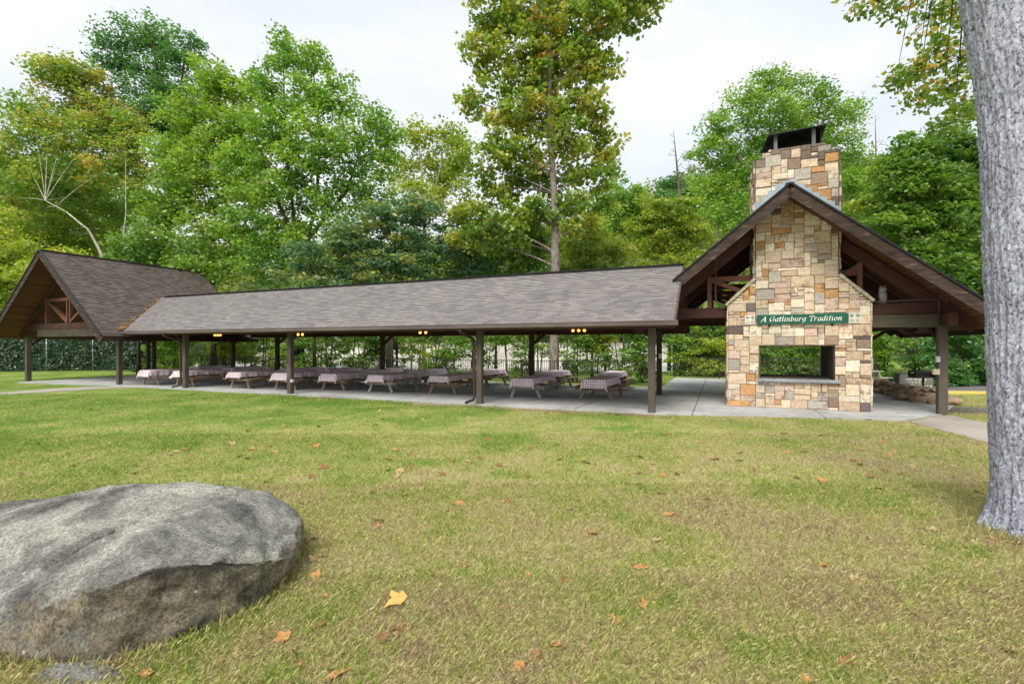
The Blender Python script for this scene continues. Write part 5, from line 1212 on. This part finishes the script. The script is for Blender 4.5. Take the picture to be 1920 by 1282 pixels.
# ---- shrubs and saplings along the fence behind the tables and behind the fireplace
SH = [  # px, top row, bottom row, half width px, Y, material, label
 (255, 560, 700, 45, 36, 'lf_ivy', 'dark ivy like shrub at the end of the chain link fence'),
 (330, 575, 695, 60, 35, 'lf_shrub', 'leafy green shrub behind the leftmost railing'),
 (420, 590, 690, 60, 35, 'lf_yellow', 'yellow green shrub behind the left railing, seen under the roof'),
 (500, 560, 632, 55, 33, 'lf_yellow', 'yellow green branches hanging under the roof left of the second post'),
 (545, 640, 706, 55, 30, 'lf_shrub', 'dark low shrub beside the end of the left railing'),
 (615, 590, 705, 50, 29, 'lf_shrub', 'dark shrub with a thin brown trunk behind the fifth table'),
 (680, 585, 705, 45, 28.5, 'lf_shrub', 'dense green shrub behind the middle of the railing'),
 (750, 585, 706, 42, 28, 'lf_dark', 'very dark shrub behind the railing near the third lamp'),
 (820, 590, 712, 48, 27, 'lf_shrub', 'green shrub between the third lamp and the fourth front post'),
 (885, 590, 660, 42, 26.5, 'lf_shrub', 'airy shrub behind the fourth front post from the left'),
 (950, 585, 655, 42, 26, 'lf_dark', 'thin dark sapling shrub left of the poplar trunk'),
 (985, 650, 712, 40, 25.5, 'lf_shrub', 'low ragged bush left of the foot of the poplar'),
 (1010, 590, 650, 35, 26, 'lf_shrub', 'hanging green spray beside the poplar trunk'),
 (1080, 590, 715, 32, 24.5, 'lf_dark', 'dark upright shrub just right of the poplar trunk'),
 (1130, 590, 655, 45, 24.5, 'lf_yellow', 'light green arching shrub behind the nearest table'),
 (1160, 655, 718, 45, 24, 'lf_shrub', 'speckled low shrub behind the nearest railing'),
 (1205, 600, 712, 40, 24.5, 'lf_shrub', 'green shrub behind the tall front post nearest the fireplace'),
 (1270, 560, 710, 50, 31, 'lf_bright', 'bright green shrub left of the fireplace beyond the railing'),
 (1335, 560, 708, 50, 31, 'lf_dark', 'dark green shrub left of the fireplace beyond the railing'),
 (1310, 640, 710, 80, 30.2, 'lf_yellow', 'low yellow green ground shrub behind the railing left of the fireplace'),
 (1430, 600, 712, 60, 31, 'lf_shrub', 'green shrub seen through the left of the fireplace opening'),
 (1500, 600, 712, 60, 31.5, 'lf_shrub', 'dark shrub seen through the middle of the fireplace opening'),
 (1590, 600, 720, 60, 30, 'lf_shrub', 'shrub behind the right pier of the fireplace'),
 (1665, 600, 712, 48, 27, 'lf_bright', 'light green drooping shrub right of the fireplace above the bare table'),
 (1720, 600, 700, 45, 25, 'lf_dark', 'dark green drooping bush behind the barbecue grill'),
 (1800, 590, 735, 50, 24, 'lf_deep', 'deep green feathery bush between the right post and the big trunk'),
 (1760, 600, 738, 35, 23.5, 'lf_deep', 'deep green bush right behind the right hand post'),
 (1880, 590, 735, 60, 24.5, 'lf_deep', 'deep green bush hidden mostly behind the big trunk'),
]
for i, (px, t, b, hw, Y, lm, lab) in enumerate(SH):
    if px < 1610: Y += 1.7
    rnd = random.Random(100+i); n = max(5, int((b-t)/16)); lob = []
    for k in range(n):
        f = (k+.5)/n; lob.append((px+rnd.uniform(-.55, .55)*hw, t+(b-t)*f, hw*rnd.uniform(.5, .75), (b-t)/n*rnd.uniform(.9, 1.3)))
    st = [[(px+rnd.uniform(-8, 8), 712 if Y < 30 else 702), (px+rnd.uniform(-10, 10), 640), (px+rnd.uniform(-20, 20), t+15)] for _ in range(2)]
    sparse = lm == 'lf_dark' or 'airy' in lab or 'speckled' in lab or 'ragged' in lab or 'thin' in lab
    tree('shrub', lab, 'shrub', Y, lob, st, M[lm], M['bark_dark'], 0.15, 0.7 if sparse else 1.25, 0.06, depth=0.6, clump=0.42, flat=0.4, group='shrubs beyond the railings', seed=200+i, perclump=42, aspect=0.5, up=0.9)
SAP = ['feathery', 'leaning', 'wispy', 'bushy', 'slender', 'drooping', 'twiggy', 'broad', 'ragged', 'upright', 'spreading', 'thin', 'fine leaved', 'arching']
for i, px in enumerate((285, 345, 410, 470, 535, 600, 660, 720, 785, 850, 915, 1060, 1120, 1190)):
    rnd = random.Random(400+i); Y = 34+rnd.uniform(0, 6)+(5 if px < 500 else 0)
    lob = [(px+rnd.uniform(-22, 22), y_, rnd.uniform(26, 40), rnd.uniform(12, 18)) for y_ in (575, 597, 617, 636, 655, 678)]
    k_ = ('lf_yellow', 'lf_shrub', 'lf_bright', 'lf_shrub')[i % 4]
    tree('sapling', f"{SAP[i]} {'yellow green' if i % 4 == 0 else 'green'} sapling in the thicket beyond the railing, {'behind the left tables' if px < 620 else 'behind the middle tables' if px < 900 else 'behind the right tables'}", 'sapling', Y, lob, [[(px, 700), (px+5, 640), (px-6, 580)]], M[k_], M['bark_dark'], 0.17, 0.5, 0.06, depth=0.7, clump=0.5, flat=0.5, group='saplings in the thicket', seed=420+i, perclump=40, up=0.8)
# ivy on the chain link fence
rg = np.random.default_rng(5); n = 900
C = np.stack([rg.uniform(0, d.length, n), rg.normal(-0.09, 0.03, n), rg.uniform(0.1, 2.5, n)], 1)
me = leaves(C, np.full(n, 0.28), np.full(n, 16), 0.15, 1.0, 0.7, 0.3, 0.5, 6); 
co_ = np.zeros(len(me.vertices)*3, dtype=np.float32); me.vertices.foreach_get('co', co_); co_ = co_.reshape(-1, 3); co_[:, 1] = np.clip(co_[:, 1], -0.26, 0.2); me.vertices.foreach_set('co', co_.ravel())
me.materials.append(M['lf_ivy']); link('ivy', me, None, CF)
# pale wall added to give bright patches in the gaps between the shrubs
PWL = empty('pale_backdrop_wall', (-14, 58, 0), R(-6)); tag(PWL, 'long pale wall added beyond the gravel for bright gaps between the shrubs', 'wall')
mb = MB(); mb.box((-18, 0, 0), (34, 0.4, 2.2)); mb.build('wall_face', M['palewall'], PWL)
mb = MB(); mb.box((-18.1, -0.08, 2.202), (34.1, 0.48, 2.32)); mb.build('coping', M['coping'], PWL)

# ------------------------------------------------------------------ wooded hill
def hill_h(x, y):
    r = 26 + 30/(1+math.exp(-(x-30)/22)); r += 5*noise.noise(Vector((x*.02, y*.02, 3)))
    f = min(1.0, max(0.0, (y-62)/100)); return r*f*f*(3-2*f)
nx, ny = 70, 30; X = np.linspace(-260, 320, nx); Yg = np.linspace(60, 240, ny)
vs = [(x, y, hill_h(x, y)-0.1) for y in Yg for x in X]; fs = [(j*nx+i, j*nx+i+1, (j+1)*nx+i+1, (j+1)*nx+i) for j in range(ny-1) for i in range(nx-1)]
mb = MB(); mb.add(vs, fs, True); o = mb.build('hill', speckle('forest_floor', (0.03, 0.055, 0.025), (0.06, 0.09, 0.035), 0.4, 0.95, bs=0)); tag(o, kind='structure')
rg = np.random.default_rng(8); C, Rr, K, T = [], [], [], []
for _ in range(2300):
    y = rg.uniform(63, 175); x = rg.uniform(-1.25*y, 1.35*y); z = hill_h(x, y); h = rg.uniform(5, 11); tt = rg.uniform(.1, .9)
    for q in range(5):
        C.append((x+rg.normal(0, 1.5), y+rg.normal(0, 1.5), z+h*(0.25+0.18*q))); Rr.append(2.3*(1.15-0.14*q)); K.append(16); T.append(min(1, max(0, tt+rg.normal(0, .1)+0.05*q)))
me = leaves(C, Rr, K, 0.95, 0.8, 0.7, 0.8, 0.2, 9, np.array(T)); me.materials.append(M['lf_far']); me.name = 'distant_forest'; o = link('distant_forest', me); tag(o, 'far wooded hillside behind the trees', 'forest', kind='stuff')

# ------------------------------------------------------------------ grass blades and fallen leaves
def grass():
    rg = np.random.default_rng(3); XS, YS, SC = [], [], []
    for y0, y1, den, sc in ((2.4, 4.2, 17000, 0.9), (4.2, 7, 8200, 1.05), (7, 11, 2600, 1.35), (11, 20, 700, 1.7)):
        area = 1.16*(y1*y1-y0*y0); n = int(area*den); y = np.sqrt(rg.uniform(y0*y0, y1*y1, n)); x = rg.uniform(-1.1, 1.1, n)*y
        XS.append(x); YS.append(y); SC.append(np.full(n, sc))
    x = np.concatenate(XS); y = np.concatenate(YS); sc = np.concatenate(SC)
    keep = ~inpoly(x, y, PATIO2) & ~inpoly(x, y, PATH_R) & ((x-5.68)**2+(y-5.12)**2 > 0.42**2)
    keep &= ~inpoly(x, y, [(-5.9, 4.6), (-5.0, 3.35), (-4.1, 3.15), (-3.22, 3.1), (-2.57, 3.05), (-2.28, 3.33), (-2.02, 3.7), (-2.05, 4.4), (-2.3, 5.1), (-3.5, 5.7), (-5, 5.6)])
    a = (x-OX)*UX+(y-OY)*UY; b = (x-OX)*VX+(y-OY)*VY
    for (da, db, rx, ry) in DIRT: keep &= ~((((a-da)/rx)**2+((b-db)/ry)**2 < 0.8) & (rg.random(len(x)) < .96))
    # thinner turf in patches
    keep &= rg.random(len(x)) < 0.92
    x, y, sc = x[keep], y[keep], sc[keep]; n = len(x)
    h = rg.gamma(3.0, 0.0082, n)*(0.75+0.25*sc); w = 0.0016*sc*rg.uniform(.7, 1.4, n)
    edge = np.abs((y-OY)*VY+(x-OX)*VX+0.9) < 0.55
    h[edge] *= 1.5
    BP = [(-5.9, 4.6), (-5.0, 3.35), (-4.1, 3.15), (-3.22, 3.1), (-2.57, 3.05), (-2.28, 3.33), (-2.02, 3.7), (-2.05, 4.4), (-2.3, 5.1), (-3.5, 5.7), (-5, 5.6)]
    near = inpoly(x, y, [((px_+3.4)*1.1-3.4, (py_-4.3)*1.1+4.3) for px_, py_ in BP]) | ((x-5.68)**2+(y-5.12)**2 < 0.68**2)
    h[near] *= 1.7
    th = rg.uniform(0, 2*np.pi, n); ln = rg.uniform(0.2, 1.6, n)*np.minimum(h, 0.035)
    dx, dy = np.cos(th)*ln, np.sin(th)*ln; px, py = -np.sin(th)*w, np.cos(th)*w
    z0 = np.zeros(n)
    V = np.stack([np.stack([x-px, y-py, z0], 1), np.stack([x+px, y+py, z0], 1),
                  np.stack([x+dx*.45+px*.8, y+dy*.45+py*.8, h*.65], 1), np.stack([x+dx, y+dy, h*.92], 1)], 1).reshape(-1, 3)
    return np_mesh('grass', V, np.arange(4*n), 4, {'tint': ('FACE', rg.beta(1.8, 1.8, n)), 'shade': ('FACE', rg.random(n))}), n
me, ng = grass(); o = link('grass', me, M['blade']); tag(o, 'short patchy green and straw coloured turf of the lawn', 'grass', kind='stuff')

def dry_leaf(seed, lobed=True):
    rnd = random.Random(seed); n = 18; pts = []
    for i in range(n):
        th = 2*math.pi*i/n; r = 0.5*(0.62+0.38*abs(math.cos(2.0*th+0.3))**0.8) * rnd.uniform(.85, 1.1)
        if lobed: r *= 1+0.18*math.sin(5*th)
        pts.append((r*math.cos(th)*1.15, r*math.sin(th)*0.9))
    curl = rnd.uniform(.15, .65); tw = rnd.uniform(-.4, .4); vs = [(0, 0, 0)]
    def zz(x, y): return curl*y*y*1.4+tw*x*y+0.25*curl*x*x+0.02*rnd.uniform(-1, 1)
    vs += [(x*.55, y*.55, zz(x*.55, y*.55)) for x, y in pts] + [(x, y, zz(x, y)) for x, y in pts]
    vs.append((-0.95, 0.05, 0.12)); fs = [(0, 1+i, 1+(i+1) % n) for i in range(n)] + [(1+i, 1+n+i, 1+n+(i+1) % n, 1+(i+1) % n) for i in range(n)] + [(1+n+n//2, len(vs)-1, 1+n+n//2-1)]
    m = bpy.data.meshes.new('fallen_leaf'); m.from_pydata(vs, [], fs); m.update(); return m
KINDS = [('rust', 'curled rust brown dry leaf lying on the grass'), ('orange', 'bright orange dry leaf lying on the grass'), ('tan', 'pale tan dry leaf lying on the grass')]
lm = {}
for k, _ in KINDS:
    lm[k] = []
    for s in range(3):
        m = dry_leaf(s*7+len(k)); m.materials.append(M['dry_'+k]); lm[k].append(m)
def drop(px, py, k, size, rot=None, tilt=None, label=None, group=True):
    g = G(px, py); o = bpy.data.objects.new('fallen_leaf', lm[k][random.randrange(3)]); COL.objects.link(o)
    o.location = (g.x, g.y, 0.018); o.scale = (size,)*3; o.rotation_euler = (random.uniform(-.5, .5) if tilt is None else tilt, random.uniform(-.4, .4), random.uniform(0, 6.3) if rot is None else rot)
    lab = label or dict(KINDS)[k]; tag(o, lab, 'leaf', f'fallen {k} leaves on the lawn' if group else None)
spots = [(592, 1083, 'orange', .13), (530, 1200, 'orange', .13), (600, 1175, 'rust', .12), (272, 1268, 'orange', .12), (632, 1270, 'orange', .13), (562, 1250, 'rust', .1), (588, 1050, 'tan', .13), (605, 1045, 'orange', .1), (610, 1120, 'orange', .08), (620, 1022, 'rust', .1),
         (711, 978, 'tan', .16), (706, 988, 'orange', .12), (861, 946, 'orange', .2), (950, 943, 'rust', .15), (1070, 957, 'orange', .14), (1085, 940, 'rust', .13), (1113, 1002, 'orange', .15), (1198, 1066, 'orange', .13), (988, 1080, 'orange', .09), (1060, 1092, 'rust', .1), (871, 1062, 'rust', .1), (748, 1180, 'rust', .11), (717, 1200, 'rust', .1),
         (1043, 1213, 'orange', .11), (1005, 1233, 'rust', .1), (973, 1254, 'orange', .11), (1207, 1137, 'orange', .11), (1157, 1166, 'orange', .09), (1256, 967, 'orange', .17), (1228, 1015, 'tan', .14), (1543, 1062, 'orange', .14), (1751, 996, 'tan', .16), (1602, 1088, 'tan', .12), (1585, 1245, 'rust', .12), (1895, 1226, 'orange', .1), (1510, 1278, 'orange', .1), (1648, 918, 'rust', .15), (1692, 890, 'rust', .13), (1325, 938, 'orange', .16), (1342, 862, 'orange', .2), (1541, 818, 'rust', .22), (1468, 814, 'rust', .17), (1542, 903, 'orange', .18), (1660, 885, 'rust', .14), (1836, 925, 'orange', .14), (900, 860, 'rust', .17), (912, 825, 'rust', .18),
         (770, 875, 'rust', .15), (727, 862, 'rust', .15), (1050, 862, 'rust', .17), (1100, 868, 'tan', .18), (1225, 870, 'tan', .17), (1200, 858, 'rust', .18), (1240, 927, 'rust', .14), (835, 960, 'tan', .1), (697, 925, 'rust', .12), (760, 930, 'rust', .12), (452, 930, 'rust', .12), (500, 905, 'tan', .14), (585, 895, 'rust', .15), (565, 945, 'rust', .12), (590, 1010, 'tan', .1), (572, 1020, 'rust', .1), (255, 888, 'rust', .14), (235, 845, 'tan', .17), (320, 853, 'tan', .15), (150, 1262, 'rust', .1), (1905, 1022, 'rust', .12), (1860, 1012, 'orange', .1), (1880, 1010, 'rust', .1)]
for px, py, k, s in spots: drop(px, py, k, s*0.8)
rnd = random.Random(21)
for _ in range(80):
    py = rnd.uniform(765, 900); px = rnd.uniform(0, 1830)
    if py < 800 and px > 1690: continue
    g = G(px, py)
    if AB(g)[1] > -0.9: continue
    drop(px, py, rnd.choice(('rust', 'tan', 'tan', 'orange', 'rust')), rnd.uniform(.09, .15))
m = dry_leaf(3); m.materials.append(M['dry_gold']); g = G(745, 1132); o = bpy.data.objects.new('fallen_leaf', m); COL.objects.link(o); o.location = (g.x, g.y, .04); o.scale = (.17,)*3; o.rotation_euler = (.25, -.1, 1.1)
tag(o, 'largest yellow and tan leaf, alone on the grass right of the boulder', 'leaf')
# drift of orange leaves in the valley of the roof
rg = np.random.default_rng(12); n = 42; t = rg.random(n)**2.2
LV = empty('leaf_litter', W(-25, -0.3, 2.75)); tag(LV, 'drift of orange leaves lodged in the roof valley by the dark gable', 'leaves', kind='stuff')
C = []
for tt in t:
    b = EB+0.05+(RB-EB)*tt*0.95; z = EZ+(b-EB)*(RZ-EZ)/(RB-EB); a = -30.1+(6.88-z)/PITCH+0.05
    p = W(a+rg.normal(0.05, .07), b, z+0.05); C.append(tuple(p-W(-25, -0.3, 2.75)))
me = leaves(C, np.full(n, .12), np.full(n, 7), 0.10, 0.25, 0.8, 1.2, 0, 4, rg.uniform(.85, 1, n)); me.materials.append(leafmat('dry_litter', [(0, (0.25, 0.13, 0.06)), (1, (0.42, 0.25, 0.12))])); link('leaves', me, None, LV)
import sys; sys.stderr.write('LEAVES %d %d\n' % (sum(n for _, n in TREES), ng)); print('LEAVES', sum(n for _, n in TREES), 'BLADES', ng)
